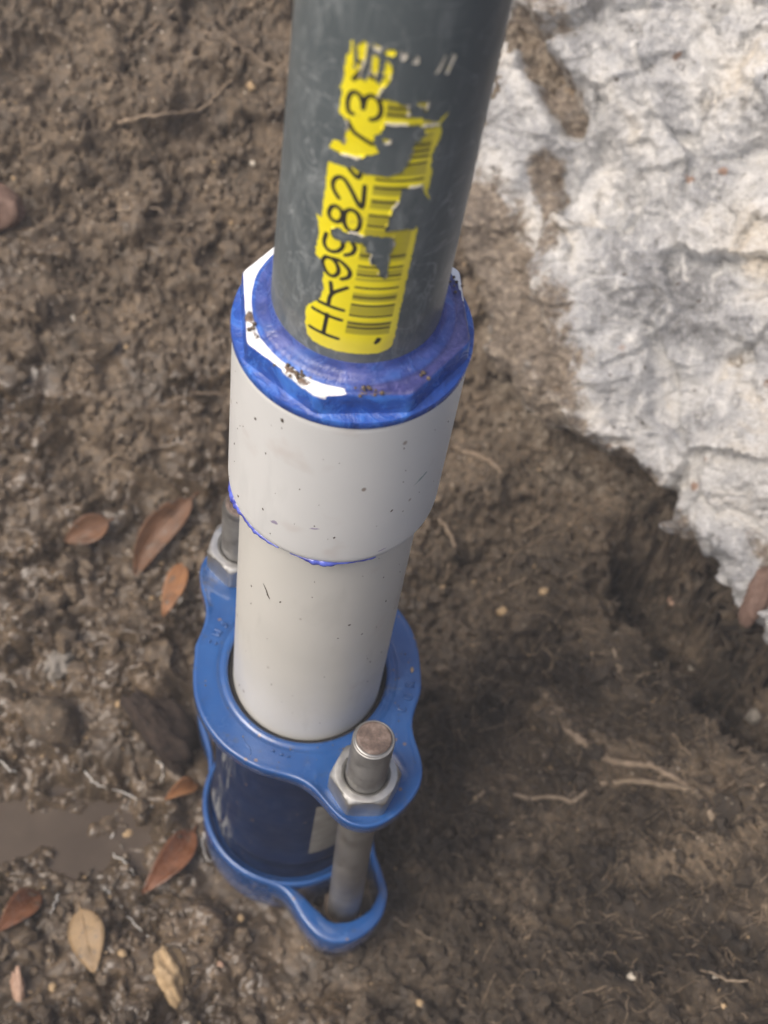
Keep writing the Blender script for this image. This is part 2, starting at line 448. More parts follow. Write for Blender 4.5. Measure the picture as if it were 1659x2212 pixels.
def rock(name, outline, thick, step, label, dirt_lines, prot, seed, cat='rock', ridge=None):
    """outline: view positions of the rock's edge on the bank; builds a thick slab that stands out of the bank"""
    pts = [at(a, b)[0] for a, b in outline]
    # frame of the slab
    P = np.array([tuple(q) for q in pts]); o = P.mean(0)
    nrm = np.array(tuple(-RC.col[2])) * 0 + np.array([-.42, -.52, .74]); nrm /= np.linalg.norm(nrm)
    ux = np.cross([0, 0, 1.0], nrm); ux = -ux if ux[0] < 0 else ux; ux /= np.linalg.norm(ux); vy = np.cross(nrm, ux)
    if vy[2] < 0: vy = -vy
    # intersect the outline rays with the slab plane, set slightly in front of the bank
    o = o + nrm * prot
    def onpl(a, b):
        d = np.array(tuple(pix_ray(a, b))); C = np.array(tuple(CAM_LOC)); t = ((o - C) @ nrm) / (d @ nrm); q = C + t * d - o
        return q @ ux, q @ vy
    pl = np.array([onpl(a, b) for a, b in outline])
    lo = pl.min(0) - .006; hi = pl.max(0) + .006
    U, W = np.meshgrid(np.arange(lo[0], hi[0], step), np.arange(lo[1], hi[1], step))
    S = poly_sdf(U, W, pl) + .0045 * fbm(U * 70 + seed, W * 70, 3, .5)
    H = .020 * fbm(U * 11 + seed, W * 11, 3)
    wu = U + .006 * fbm(U * 30, W * 30, 3); ww_ = W + .006 * fbm(U * 30 + 9, W * 30, 3)
    H += .017 * facets(wu / .060 + seed, ww_ / .046)
    H += .0065 * facets((wu * .8 + ww_ * .6) / .026, (ww_ * .8 - wu * .6) / .017 + seed * 2)
    H += .0024 * facets(wu / .0095 + 5, ww_ / .0075 + seed)
    st = (U * .55 + W * .83); H += .0022 * fbm(st * 130 + 2 * fbm(U * 30, W * 30, 2), (U * .83 - W * .55) * 30, 5, .6)
    a1, a2, av = cells(U / .011 + .4 * fbm(U * 60, W * 60, 2), W / .009 + seed); H += .0010 * (av - .5) * sstep(0, .25, a2 - a1)
    H += .0014 * fbm(U * 230, W * 230, 4, .65)
    a1, a2, av = cells(U / .007, W / .007 + 5); H -= .0028 * sstep(.22, .05, a1) * (av > .8)
    if ridge:
        q = np.array(sorted([onpl(a, w)[::-1] for a, w in ridge])); ul = np.interp(W, q[:, 0], q[:, 1]); H -= .16 * ramp(ul - U + .004 * fbm(U * 40, W * 40, 3), .004)
    dl = np.zeros(U.shape)
    for w, amt, L in dirt_lines:
        q = np.array([onpl(a, b) for a, b in L]); dd = line_dist(U, W, q)
        k = sstep(w * 1.3, w * .3, dd + .003 * fbm(U * 70, W * 70, 3)); dl = np.maximum(dl, k * amt); H -= (.0025 + .018 * (amt >= 1)) * k * amt
    H -= .016 * sstep(.012, -.002, S) ** 2; dl = np.maximum(dl, .62 * sstep(.016, .0, S + .010 * fbm(U * 40 + 3, W * 40, 3)) * sstep(.02, -.06, U - lo[0] - .09))          # rounded, broken edge
    # steps: the face leans back towards the top left
    H += .05 * sstep(.0, .12, -(U - U.mean())) * 0
    uv, tris, att = clip_grid(U, W, S, {'h': H, 'dirt': dl})
    Hc = np.array(att['h'])
    V = o + uv[:, :1] * ux + uv[:, 1:] * vy + Hc[:, None] * nrm
    F = [t for t in tris]
    # close it: rim edges pulled back into the bank
    from collections import Counter
    ec = {}
    for t in tris:
        for k in range(len(t)):
            a, b = t[k], t[(k + 1) % len(t)]
            if (b, a) in ec: del ec[(b, a)]
            else: ec[(a, b)] = 1
    bd = {}
    V = list(map(tuple, V)); dirt = list(att['dirt'])
    ctr = o
    def back(i, lv):
        k = bd.get((i, lv))
        if k is None:
            q = np.array(V[i]); inn = ctr - q; inn -= (inn @ nrm) * nrm
            q2 = q - nrm * thick * (.25, 1.0)[lv] + inn * (.02, .16)[lv]
            k = bd[(i, lv)] = len(V); V.append(tuple(q2)); dirt.append(min(1, dirt[i] + .25 + .35 * lv))
        return k
    for (a, b) in ec:
        F.append((b, a, back(a, 0), back(b, 0))); F.append((back(b, 0), back(a, 0), back(a, 1), back(b, 1)))
    ob = link_mesh(name, V, F, M_ROCK, scale=1, attrs={'dirt': dirt})
    tag(ob, label, cat)
    return ob, onpl, (o, nrm, ux, vy)
ROCK_OUT = [(985, -120), (985, 100), (970, 300), (970, 480), (985, 620), (1030, 760), (1110, 860), (1180, 920), (1240, 945), (1300, 975), (1370, 1005), (1432, 1060), (1450, 1130), (1490, 1180), (1555, 1225), (1568, 1290), (1600, 1330), (1650, 1378), (1700, 1420), (1800, 1440), (1900, 1300), (1950, 900), (1950, 400), (1900, -120), (1500, -160)]
rk, rk_pl, rk_fr = rock('limestone_boulder', ROCK_OUT, .10, .0012, 'big rough whitish limestone boulder in the bank at upper right',
    [(.010, 1.0, [(1100, 20), (1140, 110), (1190, 190), (1215, 235)]), (.016, .55, [(1130, -80), (1150, 40)]), (.010, .8, [(1150, 330), (1165, 420), (1180, 520)]), (.030, .95, [(1010, 470), (1050, 580), (1090, 690), (1160, 830)]),
     (.014, .75, [(1190, 640), (1190, 740), (1210, 850)]), (.009, .6, [(1210, 900), (1330, 990), (1430, 1080), (1480, 1180)]), (.006, .5, [(1640, 1160), (1655, 1230)]), (.008, .3, [(1560, 780), (1650, 770)])], .044, 3.3,
    ridge=[(1385, -160), (1380, 60), (1372, 250), (1300, 420), (1240, 560), (1215, 700), (1225, 850), (1250, 960)])

# ------------------------------------------------------------------ plastic and metal materials
def dirty(m, col, amt=.5, scale=70, c=(.20, .155, .11)):
    d = m.math('MULTIPLY', m.mask(m.noise(scale, 6, .7), .56, .72), amt); return m.mix(d, col, c)
def grey_pvc():
    m = Mat('grey_pvc', .38, spec=.45)
    col = m.ramp(m.noise(30, 4), [(.3, (.080, .099, .105)), (.7, (.110, .131, .137))])
    s1 = m.noise(90, 5, .7, 1.6, stretch=(1, 1, .35)); s2 = m.noise(240, 4, .7, 2.0, stretch=(1.2, 1.2, .3), off=(3, 1, 0))
    big = m.mask(m.noise(22, 3), .42, .62)
    sm = m.math('MULTIPLY', m.math('ADD', m.math('MULTIPLY', m.mask(s1, .50, .66), .40), m.math('MULTIPLY', m.mask(s2, .54, .66), .42)), m.rng(big, 0, 1, .35, 1))
    col = m.mix(sm, col, (.30, .33, .33))
    sc = m.math('ABSOLUTE', m.math('SUBTRACT', m.noise(60, 2, .5, 1.2, off=(7, 2, 4)), .5)); col = m.mix(m.math('MULTIPLY', m.mask(sc, .008, .002), .35), col, (.40, .43, .43))
    z = m.sep()[2]; low = m.math('MULTIPLY', m.mask(z, .262, .236), m.mask(m.noise(150, 5, .7), .42, .6)); col = m.mix(m.math('MULTIPLY', low, .30), col, (.24, .23, .20))
    m.color(col); m.rough(m.rng(s1, .3, .7, .34, .52)); m.bump(s2, .08, .0006); return m.m
M_GREY = grey_pvc()
def white_pvc(name, c1, c2, tint_z=None):
    m = Mat(name, .36, spec=.45, Subsurface_Weight=.0)
    col = m.ramp(m.noise(20, 4), [(.3, c1), (.7, c2)])
    st = m.noise(60, 4, .6, .4, stretch=(1, 1, .25)); col = m.mix(m.math('MULTIPLY', m.mask(st, .56, .70), .22), col, tuple(x * .72 for x in c1))
    # small brown specks
    vd = m.voro(210, stretch=(1, 1, .7)); v = m.voro(210, 'Color', stretch=(1, 1, .7)); sc = m.n.new('ShaderNodeSeparateColor'); m.link(v, sc.inputs[0])
    sp = m.math('MULTIPLY', m.mask(sc.outputs[0], .955, .965), m.mask(vd, .20, .10)); col = m.mix(m.math('MULTIPLY', sp, .8), col, (.20, .15, .11))
    col = m.mix(m.math('MULTIPLY', m.mask(m.noise(45, 3, .5, off=(2, 9, 3)), .62, .74), .30), col, (.46, .38, .33))
    m.color(col); m.rough(m.rng(st, .3, .7, .30, .46)); m.bump(m.noise(40, 2), .04, .002); return m.m
M_SLEEVE = white_pvc('white_pvc_sleeve', (.63, .645, .63), (.69, .70, .68))
M_WPIPE = white_pvc('white_pvc_pipe', (.58, .578, .53), (.64, .635, .585))
def cement(name):
    m = Mat(name, .22, spec=.6)
    n = m.noise(90, 6, .7, 1.0); blue = m.ramp(n, [(.3, (.014, .042, .20)), (.5, (.022, .080, .36)), (.66, (.045, .17, .56)), (.8, (.10, .34, .75))])
    purple = m.ramp(m.noise(110, 6, .7, .8), [(.35, (.022, .028, .12)), (.5, (.050, .055, .19)), (.66, (.13, .125, .32))])
    blue = m.mix(m.attr('purple'), blue, purple)
    w = m.math('ADD', m.attr('bare'), m.math('MULTIPLY', m.math('SUBTRACT', m.noise(140, 4, .6), .5), .9))
    col = m.mix(m.mask(w, .42, .56), blue, (.86, .87, .86))
    d = m.math('ADD', m.attr('dirt'), m.math('MULTIPLY', m.math('SUBTRACT', m.noise(260, 5, .7), .5), 1.7))
    col = m.mix(m.mask(d, .55, .70), col, m.ramp(m.noise(500, 3), [(.35, (.075, .05, .035)), (.65, (.24, .17, .12))]))
    m.color(col); m.rough(m.rng(n, .3, .7, .14, .36)); m.bump(n, .40, .0030); m.bump(m.noise(320, 4, .6), .25, .001); m.bump(m.mask(d, .5, .7), .5, .0008); return m.m
M_CEM = cement('blue_cemented_pvc')
m = Mat('cement_bead', .18, (.055, .06, .34), spec=.6); m.color(m.ramp(m.noise(200, 3), [(.35, (.03, .035, .24)), (.65, (.10, .14, .55))])); M_BEAD = m.m
def blue_paint(name, c1, c2, grey_streak=.0):
    m = Mat(name, .28, spec=.22 if grey_streak else .5, Coat_Weight=.0 if grey_streak else .45, Coat_Roughness=.06)
    n = m.noise(60, 4); col = m.ramp(n, [(.3, c1), (.7, c2)])
    col = m.mix(m.math('MULTIPLY', m.mask(m.noise(42, 5, .65, .5), .56, .70), .32), col, (.012, .04, .12) if grey_streak else (.09, .22, .50))
    vd = m.voro(260); v = m.voro(260, 'Color'); sc = m.n.new('ShaderNodeSeparateColor'); m.link(v, sc.inputs[0])
    col = m.mix(m.math('MULTIPLY', m.math('MULTIPLY', m.mask(sc.outputs[0], .93, .945), m.mask(vd, .24, .14)), .85), col, (.19, .135, .10))
    if grey_streak:
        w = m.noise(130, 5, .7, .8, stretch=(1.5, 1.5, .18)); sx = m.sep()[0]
        k = m.math('MULTIPLY', m.mask(w, .50, .64), m.mask(sx, -.019, -.031)); col = m.mix(m.math('MULTIPLY', k, grey_streak), col, (.30, .31, .30))  # grey upright streaks on the left side
    col = dirty(m, col, .10 if grey_streak else .45, 48, (.10, .092, .085)); col = dirty(m, col, .5, 190, (.01, .018, .04) if grey_streak else (.055, .06, .075))
    m.color(col); m.rough(m.rng(m.noise(90, 4), .3, .7, *((.40, .60) if grey_streak else (.12, .30)))); m.bump(m.noise(150, 3, .5), .14, .0012); m.bump(m.noise(34, 2), .12, .003); return m.m
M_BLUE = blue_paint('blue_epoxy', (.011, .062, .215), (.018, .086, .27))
M_BLUE_SHADED = blue_paint('blue_epoxy_shaded', (.004, .014, .050), (.006, .022, .074), .7)  # same blue paint as the flanges, with shade put into its colour
def metal(name, col=(.50, .50, .48), rough=.36):
    m = Mat(name, rough, col, Metallic=.85); n = m.noise(120, 5, .65)
    c = m.ramp(n, [(.3, tuple(x * .72 for x in col)), (.6, col)])
    c = m.mix(m.math('MULTIPLY', m.mask(m.noise(70, 5, .7), .60, .74), .6), c, (.16, .12, .09))
    m.color(c); m.rough(m.rng(n, .3, .7, rough - .06, rough + .16)); m.bump(m.noise(700, 3), .1, .0003); return m.m
M_STEEL = metal('zinc_steel'); M_BOLT = metal('bolt_steel', (.38, .375, .36), .40)
m = Mat('bolt_end_rust', .6, (.2, .1, .06)); m.color(m.ramp(m.noise(260, 5, .7), [(.35, (.06, .042, .034)), (.5, (.12, .085, .068)), (.66, (.215, .165, .138))])); m.bump(m.noise(500, 3), .4, .0005); M_RUST = m.m
m = Mat('black_rubber', .7, (.018, .018, .018), spec=.3); M_RUB = m.m
m = Mat('grey_rectangle', .5, (.25, .245, .22)); m.color(m.ramp(m.noise(120, 4), [(.35, (.20, .195, .175)), (.65, (.30, .29, .26))])); M_GREY_RECT = m.m  # pale grey for the rectangle on the barrel

# ------------------------------------------------------------------ the plastic riser: grey pipe, bushing, sleeve, white pipe
riser = empty('pipe_riser', (0, 0, -.12))
def kid(o, root):
    o.parent = root; o.matrix_parent_inverse = Matrix.Translation(root.location).inverted(); return o
TILT = .0133; PR = 24.15; Z0 = 228.0
prof = [(20.4, 196), (PR - .3, 196), (PR, 196.4)] + [(PR, z) for z in np.linspace(200, 548, 30)] + [(PR - .5, 550), (20.4, 550)]
Vp, Fp = lathe(prof, 128, closed=True)
Vp = [(x + TILT * (z - Z0), y, z) for x, y, z in Vp]
grey = kid(link_mesh('grey_pipe', Vp, Fp, M_GREY), riser); grey['label'] = 'scuffed dark grey plastic pipe with torn yellow label'

# bushing: round flange, octagonal collar, raised lip round the pipe
N = 256
def octr(a, rc):
    k = ((math.degrees(a) - 168.0) % 45.0) - 22.5; return min(rc * math.cos(math.radians(22.5)) / math.cos(math.radians(k)), rc * .992)
def ringp(fr, z): return [(fr(2 * math.pi * i / N) * math.cos(2 * math.pi * i / N), fr(2 * math.pi * i / N) * math.sin(2 * math.pi * i / N), z) for i in range(N)]
rings = [ringp(lambda a: 30.4, 190), ringp(lambda a: 30.4, 217), ringp(lambda a: 34.7, 217), ringp(lambda a: 35.0, 217.4), ringp(lambda a: 35.0, 219.6), ringp(lambda a: 34.8, 220.0), ringp(lambda a: min(34.5, octr(a, 34.6) + .25), 220.2)]
rings += [ringp(lambda a, t=t: octr(a, 34.4 - .5 * t), 220.4 + 7.2 * t) for t in (0, .3, .6, 1.0)]
rings += [ringp(lambda a: octr(a, 33.5), 228.1), ringp(lambda a: octr(a, 33.0), 228.3)]
rings += [ringp(lambda a, t=t: octr(a, 33.0) * (1 - t) + 29.0 * t, 228.3 - .1 * math.sin(t * 3)) for t in (.33, .66, 1.0)]
rings += [ringp(lambda a: 28.6, 228.6), ringp(lambda a: 28.0, 229.4), ringp(lambda a: 27.0, 229.8), ringp(lambda a: 26.0, 230.0), ringp(lambda a: 25.2, 230.6), ringp(lambda a: 24.6, 231.8), ringp(lambda a: 24.2, 233.0), ringp(lambda a: 23.0, 233.4), ringp(lambda a: 23.0, 200)]
Vb, Fb = loft(rings); Vb = np.array(Vb)
ang = np.degrees(np.arctan2(Vb[:, 1], Vb[:, 0])); rad = np.hypot(Vb[:, 0], Vb[:, 1]); top = (Vb[:, 2] > 227.9) & (rad > 28.2)
a2 = np.where(ang < -80, ang + 360, ang)               # 100..280 is the bare left side
bare = top * sstep(80, 100, a2) * sstep(278, 262, a2) * np.where(rad > 29.2, 1, .0)
bare = np.maximum(bare, top * ((ang > 10) & (ang < 80)) * (rad > 31) * .9)
bare = np.maximum(bare, .62 * ((Vb[:, 2] < 227.9) & (Vb[:, 2] > 226.5) & (ang > -125) & (ang < -98)))
dirt = np.zeros(len(Vb))
for (da, dr, s, w) in ((-161, 30.6, 5, 1.0), (-150, 30.2, 5, .6), (-138, 30, 6, .5), (-120, 30.5, 6, .85), (-112, 31, 5, .7), (-80, 30.5, 4, .8), (-74, 31, 3, .7), (-42, 30, 3, .5), (35, 27, 8, .5), (20, 27, 8, .4)):
    dx = rad * np.radians((ang - da + 180) % 360 - 180); dirt = np.maximum(dirt, w * np.exp(-((dx / (s * .6)) ** 2 + ((rad - dr) / 1.6) ** 2)) * (Vb[:, 2] > 227.5))
purple = np.clip(sstep(-100, -70, ang) * sstep(60, 20, ang) * top + .55 * ((rad < 28.4) & (Vb[:, 2] > 228)), 0, 1)
jt = .22 * fbm(Vb[:, 0] * .35 + Vb[:, 2] * .2, Vb[:, 1] * .35 - Vb[:, 2] * .3, 3) * (Vb[:, 2] > 219); Vb[:, 2] += jt * top; Vb[:, :2] *= (1 + .006 * jt * ~top)[:, None]
bush = kid(link_mesh('bushing', Vb, Fb, M_CEM, attrs={'bare': bare, 'dirt': dirt, 'purple': purple}), riser)
bush['label'] = 'octagonal white bushing smeared with blue pipe cement'
md = bush.modifiers.new('edge', 'EDGE_SPLIT'); md.split_angle = math.radians(42)

Vs, Fs = lathe([(30.2, 142.6), (33.3, 142.6), (34.0, 143.2), (34.4, 144.4)] + [(34.5, z) for z in np.linspace(146, 214, 14)] + [(34.5, 216.2), (34.2, 216.9), (30.3, 216.9)], 160, closed=True)
sleeve = kid(link_mesh('sleeve', Vs, Fs, M_SLEEVE), riser); sleeve['label'] = 'white plastic coupling sleeve with small dirt specks'
sleeve.modifiers.new('edge', 'EDGE_SPLIT').split_angle = math.radians(50)
Vw, Fw = lathe([(27.4, -120), (30.1, -120)] + [(30.15, z) for z in np.linspace(-118, 190, 40)] + [(27.4, 190)], 144, closed=True)
wp = kid(link_mesh('white_pipe', Vw, Fw, M_WPIPE), riser); wp['label'] = 'creamy white plastic pipe entering the blue coupling'
# squeezed-out cement along the sleeve's lower edge
bead = [(178, .25), (186, .5), (194, .9), (200, 1.5), (206, 1.9), (211, 1.2), (217, .75), (223, .8), (229, .9), (234, .7), (240, .6), (245, .25), (252, .16), (258, .3), (263, 1.0), (268, 1.25), (272, 1.2), (276, .9), (280, .45), (286, .35), (292, .3), (297, .45), (300, .2)]
for part in (bead[:12], bead[12:]):
    aa = np.interp(np.linspace(0, len(part) - 1, len(part) * 5), range(len(part)), [q[0] for q in part]); rr_ = np.interp(np.linspace(0, len(part) - 1, len(part) * 5), range(len(part)), [q[1] for q in part])
    rr_ = rr_ * (1 + .35 * perlin(aa * .33, aa * 0 + 1.7)) + .05
    Pb = np.stack([33.6 * np.cos(np.radians(aa)), 33.6 * np.sin(np.radians(aa)), 142.5 - rr_ * .3], 1)
    b_ = Geo(); b_.add(*tube(Pb, rr_, 8)); kid(b_.build('cement_bead', M_BEAD), riser)

# smears of cement and primer on the sleeve and small dirt specks: thin raised patches
def patch(cx, cy, w, h, R, z0, seed, tilt=0.0):
    """irregular flake lying on a cylinder: cx in degrees, cy in mm"""
    n = 14; V = [(0, 0)]; rg = random.Random(seed)
    for k in range(n):
        a = 2 * math.pi * k / n; q = rg.uniform(.55, 1.1); x, y = w * q * math.cos(a), h * q * math.sin(a)
        V.append((x * math.cos(tilt) - y * math.sin(tilt), x * math.sin(tilt) + y * math.cos(tilt)))
    out = []
    for i_, (x, y) in enumerate(V):
        a = math.radians(cx) + x / R; r = R + (.22 if i_ == 0 else .03); out.append((r * math.cos(a), r * math.sin(a), cy + y))
    return out, [(0, k + 1, (k + 1) % n + 1) for k in range(n)]
m = Mat('lilac_smear', .45, (.33, .30, .40)); M_LIL = m.m
m = Mat('green_smear', .45, (.27, .36, .34)); M_GRN = m.m
m = Mat('dark_dirt', .9, (.07, .052, .038)); M_DIRT = m.m
for (a, z, w, h, tl, mt, nm) in ((-118, 157, 1.8, 1.1, .3, M_LIL, 'cement_smear'), (-96, 162.5, 1.9, .5, .35, M_LIL, 'cement_smear'), (-40, 180, 3.6, .7, .5, M_GRN, 'primer_smear'), (-58, 147.2, 1.6, .4, .2, M_LIL, 'cement_smear')):
    g_ = Geo(); g_.add(*patch(a, z, w, h, 34.5, z, int(z * 7), tl)); kid(g_.build(nm, mt), riser)
g_ = Geo(); rg = random.Random(4)
for k in range(70):
    R_, z = (34.52, rg.uniform(148, 214)) if k < 34 else (30.17, rg.uniform(4, 140))
    s = rg.choice([.18, .22, .3, .4, .55]); g_.add(*patch(rg.uniform(-165, -25), z, s * rg.uniform(.6, 1), s * rg.uniform(.8, 1.8), R_, z, k, rg.uniform(-.5, .5)))
g_.add(*patch(-124, 101, .55, 2.2, 30.17, 101, 3, .5)); g_.add(*patch(-126, 104, .3, 2.6, 30.17, 104, 5, .55)); g_.add(*patch(-66, 92, .6, .7, 30.17, 92, 6)); g_.add(*patch(-118, 211, .7, 1.2, 34.52, 212, 9))
sp = kid(g_.build('dirt_specks', M_DIRT), riser); sp['kind'] = 'stuff'

# torn yellow label on the grey pipe (coordinates: mm round the pipe, mm up from the bushing)
LAB = {"frag1":[[-13.17,22.85],[-13.83,20.91],[-13.81,15.16],[-12.56,10.72],[-10.83,9.48],[-7.73,8.97],[-4.02,8.94],[0.05,9.16],[4.62,9.17],[8.14,9.4],[10.27,10.35],[11.24,11.73],[11.57,15.86],[11.56,24.54],[11.8,33.23],[11.97,42.0],[12.07,49.02],[12.21,53.67],[12.19,56.52],[11.73,58.44],[11.25,57.53],[9.01,57.92],[5.54,57.9],[3.64,57.49],[4.24,59.6],[4.75,64.42],[6.07,67.42],[6.26,71.56],[8.6,72.1],[10.86,71.94],[12.02,69.29],[14.45,65.36],[12.74,69.72],[13.13,70.57],[13.15,73.86],[13.07,76.85],[12.6,77.33],[12.2,81.59],[12.64,83.65],[13.68,86.71],[13.66,89.16],[12.44,91.22],[9.41,91.19],[9.56,89.35],[8.7,87.06],[7.63,86.29],[6.72,82.66],[6.34,80.17],[5.99,77.48],[3.96,76.87],[2.0,75.76],[-0.14,76.24],[-2.23,76.05],[-4.07,75.46],[-5.69,77.07],[-7.05,75.83],[-9.85,75.49],[-12.28,74.98],[-12.24,68.99],[-12.18,66.99],[-12.39,61.8],[-12.26,56.02],[-14.48,56.52],[-13.16,54.34],[-12.51,50.89],[-12.91,45.53],[-12.87,42.44],[-11.31,41.5],[-9.73,38.78],[-10.04,34.38],[-9.46,31.26],[-9.99,27.37]],"hole1":[[-9.38,54.35],[-7.32,55.48],[-5.94,54.74],[-2.71,55.29],[-1.4,54.61],[-0.98,55.25],[2.43,55.29],[6.14,54.96],[6.36,52.08],[5.96,49.21],[6.03,45.9],[6.08,41.78],[5.9,40.1],[4.54,40.91],[3.96,43.35],[2.85,44.8],[1.59,46.15],[1.64,49.09],[0.07,49.92],[-1.08,52.73],[-3.62,51.95],[-5.62,51.49],[-7.74,51.53],[-9.33,52.43]],"frag3":[[-12.46,79.47],[-11.48,82.11],[-10.87,82.78],[-8.8,83.0],[-8.85,85.9],[-8.49,88.5],[-9.57,90.35],[-11.1,91.29],[-10.93,93.45],[-10.9,96.09],[-10.76,97.91],[-11.7,97.66],[-10.87,100.13],[-10.81,101.87],[-10.87,107.12],[-10.01,108.39],[-10.2,111.81],[-9.64,112.09],[-9.13,107.46],[-8.57,105.25],[-7.93,108.03],[-8.46,111.32],[-8.4,112.28],[-7.24,113.33],[-5.99,113.3],[-5.94,111.84],[-6.16,108.78],[-6.77,104.94],[-6.74,103.0],[-5.56,102.35],[-5.09,105.32],[-5.19,110.23],[-4.52,111.14],[-3.67,110.47],[-3.24,107.32],[-3.63,103.3],[-2.89,102.68],[-2.25,102.86],[-1.95,106.01],[-1.86,109.89],[-1.25,110.17],[-0.11,106.98],[-0.31,104.15],[-1.51,102.2],[-2.14,100.04],[-2.14,99.04],[-0.69,98.95],[2.02,98.38],[4.75,98.04],[5.0,94.44],[8.01,93.65],[12.03,92.24],[12.92,92.87],[14.61,93.78],[13.37,91.67],[12.59,91.02],[8.33,91.37],[3.69,92.04],[-0.07,91.75],[-0.56,90.15],[-0.73,88.6],[-2.02,87.98],[-2.05,85.53],[-0.4,82.68],[-3.7,80.99],[-4.98,79.58],[-7.42,79.47],[-9.46,79.37],[-11.61,79.37]],"bits":[[[-5.41,113.11],[-4.57,113.54],[-3.11,113.2],[-3.17,111.84],[-4.59,111.79]],[[-2.46,113.11],[-0.19,112.96],[-0.09,111.22],[-2.14,111.31]],[[0.46,112.8],[2.41,112.52],[2.37,111.16],[1.65,110.13],[0.9,110.98]],[[3.39,109.88],[4.38,112.09],[4.89,111.83],[5.1,109.65]],[[10.6,111.67],[11.03,111.18],[9.77,106.75],[8.97,106.74]],[[12.2,111.85],[13.33,110.86],[12.24,105.92],[11.2,106.45]],[[5.72,98.81],[9.0,98.78],[8.93,96.9],[8.77,95.61],[7.57,96.79]],[[-0.29,87.78],[1.98,87.68],[1.8,86.29],[0.61,85.81]]],"strokes":{"H":[[[-11.82,22.27],[-3.58,21.91]],[[-12.08,14.47],[-3.8,14.14]],[[-7.5,22.48],[-7.9,14.81]]],"R":[[[-10.31,26.04],[-3.42,25.94]],[[-7.62,26.24],[-7.01,30.93],[-3.28,34.94]],[[-7.67,35.04],[-7.01,30.93]]],"9":[[[-9.89,43.54],[-10.59,41.79],[-10.22,39.98],[-8.93,37.94],[-7.23,37.65],[-6.16,39.26],[-6.15,41.15],[-7.05,42.95],[-8.36,43.79],[-9.89,43.54]],[[-8.37,43.9],[-6.22,44.1],[-4.11,42.61],[-3.02,40.76],[-3.47,38.78],[-5.01,37.59]]],"9b":[[[-10.46,51.56],[-10.88,48.77],[-10.2,46.84],[-8.59,46.24],[-6.8,47.32],[-5.8,49.25],[-5.95,50.81]],[[-3.61,51.77],[-2.73,50.09],[-3.22,47.93],[-4.84,46.65]]],"8":[[[-10.45,59.63],[-9.92,61.33],[-8.78,62.16],[-7.54,61.62],[-6.86,60.07],[-7.3,57.94],[-8.28,57.08],[-9.52,57.25],[-10.38,58.3],[-10.45,59.63]],[[-6.41,59.42],[-6.24,61.57],[-4.97,62.8],[-3.42,62.19],[-2.45,59.92],[-2.52,57.11],[-3.62,55.68],[-5.03,55.84],[-6.07,57.32],[-6.41,59.42]]],"2":[[[-8.42,65.24],[-9.73,66.85],[-10.39,68.79],[-9.92,70.87],[-8.83,71.97],[-7.53,71.83],[-5.62,69.25],[-2.54,64.35],[-2.5,71.54]]],"4":[[[-6.78,75.64],[-4.36,73.67],[-3.87,75.85]]],"7":[[[-8.63,89.79],[-6.88,87.3],[-4.73,86.2],[-2.28,85.1]]],"3":[[[-7.66,92.34],[-8.67,92.59],[-9.18,94.98],[-8.83,97.48],[-7.85,98.59],[-6.62,98.21],[-5.73,96.55],[-5.38,94.79]],[[-5.39,94.93],[-5.17,97.78],[-4.05,99.04],[-2.4,98.39],[-1.49,96.31],[-1.47,94.11],[-2.21,92.74],[-3.29,92.18]]],"x":[[[-8.45,101.95],[-6.47,106.45],[-8.45,107.38]],[[-4.74,105.17],[-4.15,103.97]]],"smear":[[[-2.0,13.74],[-2.01,12.46]],[[-10.68,20.04],[-10.72,19.4]]]},"bars":[35.89,32.16,29.06,24.72,21.61,19.94,16.64,40.6,43.87,47.96,58.62,62.38,67.11,71.66,74.39,79.63,81.6,83.58,85.41,96.55,94.66],"left":[[-2.19,15.78],[-1.51,35.89],[-1.43,52.46],[-0.84,58.62],[-0.45,74.84],[-0.19,98.48]],"right":[[9.65,16.48],[10.09,35.72],[10.63,54.52],[11.46,72.15],[11.45,77.36],[11.73,90.97]],"blob":[[5.73,13.82],[6.53,16.27],[7.96,15.62],[7.6,14.0],[6.37,12.9]]}
def to_pipe(uv, off):
    th = uv[:, 0] / 24.2 - math.pi / 2; r = PR + off
    return np.stack([r * np.cos(th) + TILT * uv[:, 1], r * np.sin(th), uv[:, 1] + Z0], 1)
def label_mat():
    m = Mat('torn_label', .34, spec=.45)
    n = m.noise(120, 4); yel = m.ramp(n, [(.35, (.84, .72, .015)), (.65, (.90, .80, .03))])
    yel = m.mix(m.math('MULTIPLY', m.attr('olive'), .62), yel, (.26, .235, .035))
    yel = m.mix(m.math('MULTIPLY', m.attr('fade'), .5), yel, (.60, .50, .13))
    fine = m.attr('fine'); yel = m.mix(m.math('MULTIPLY', m.mask(fine, -.10, .16), .22), yel, (.12, .11, .03))
    c = m.mix(m.mask(m.attr('ink'), -.10, .10), yel, (.022, .022, .020))
    pap = m.math('ADD', m.attr('paper'), m.math('MULTIPLY', m.math('SUBTRACT', m.noise(800, 3), .5), .9))
    c = m.mix(m.mask(pap, .62, .80), c, m.mix(m.noise(900, 2), (.62, .60, .52), (.40, .37, .30)))
    d = m.math('MULTIPLY', m.mask(m.noise(180, 6, .7), .60, .72), .5); c = m.mix(d, c, (.30, .25, .12))
    m.color(c); m.rough(m.rng(n, .3, .7, .28, .45)); m.bump(m.mask(pap, .5, .8), .4, .0004); return m.m
M_LAB = label_mat()
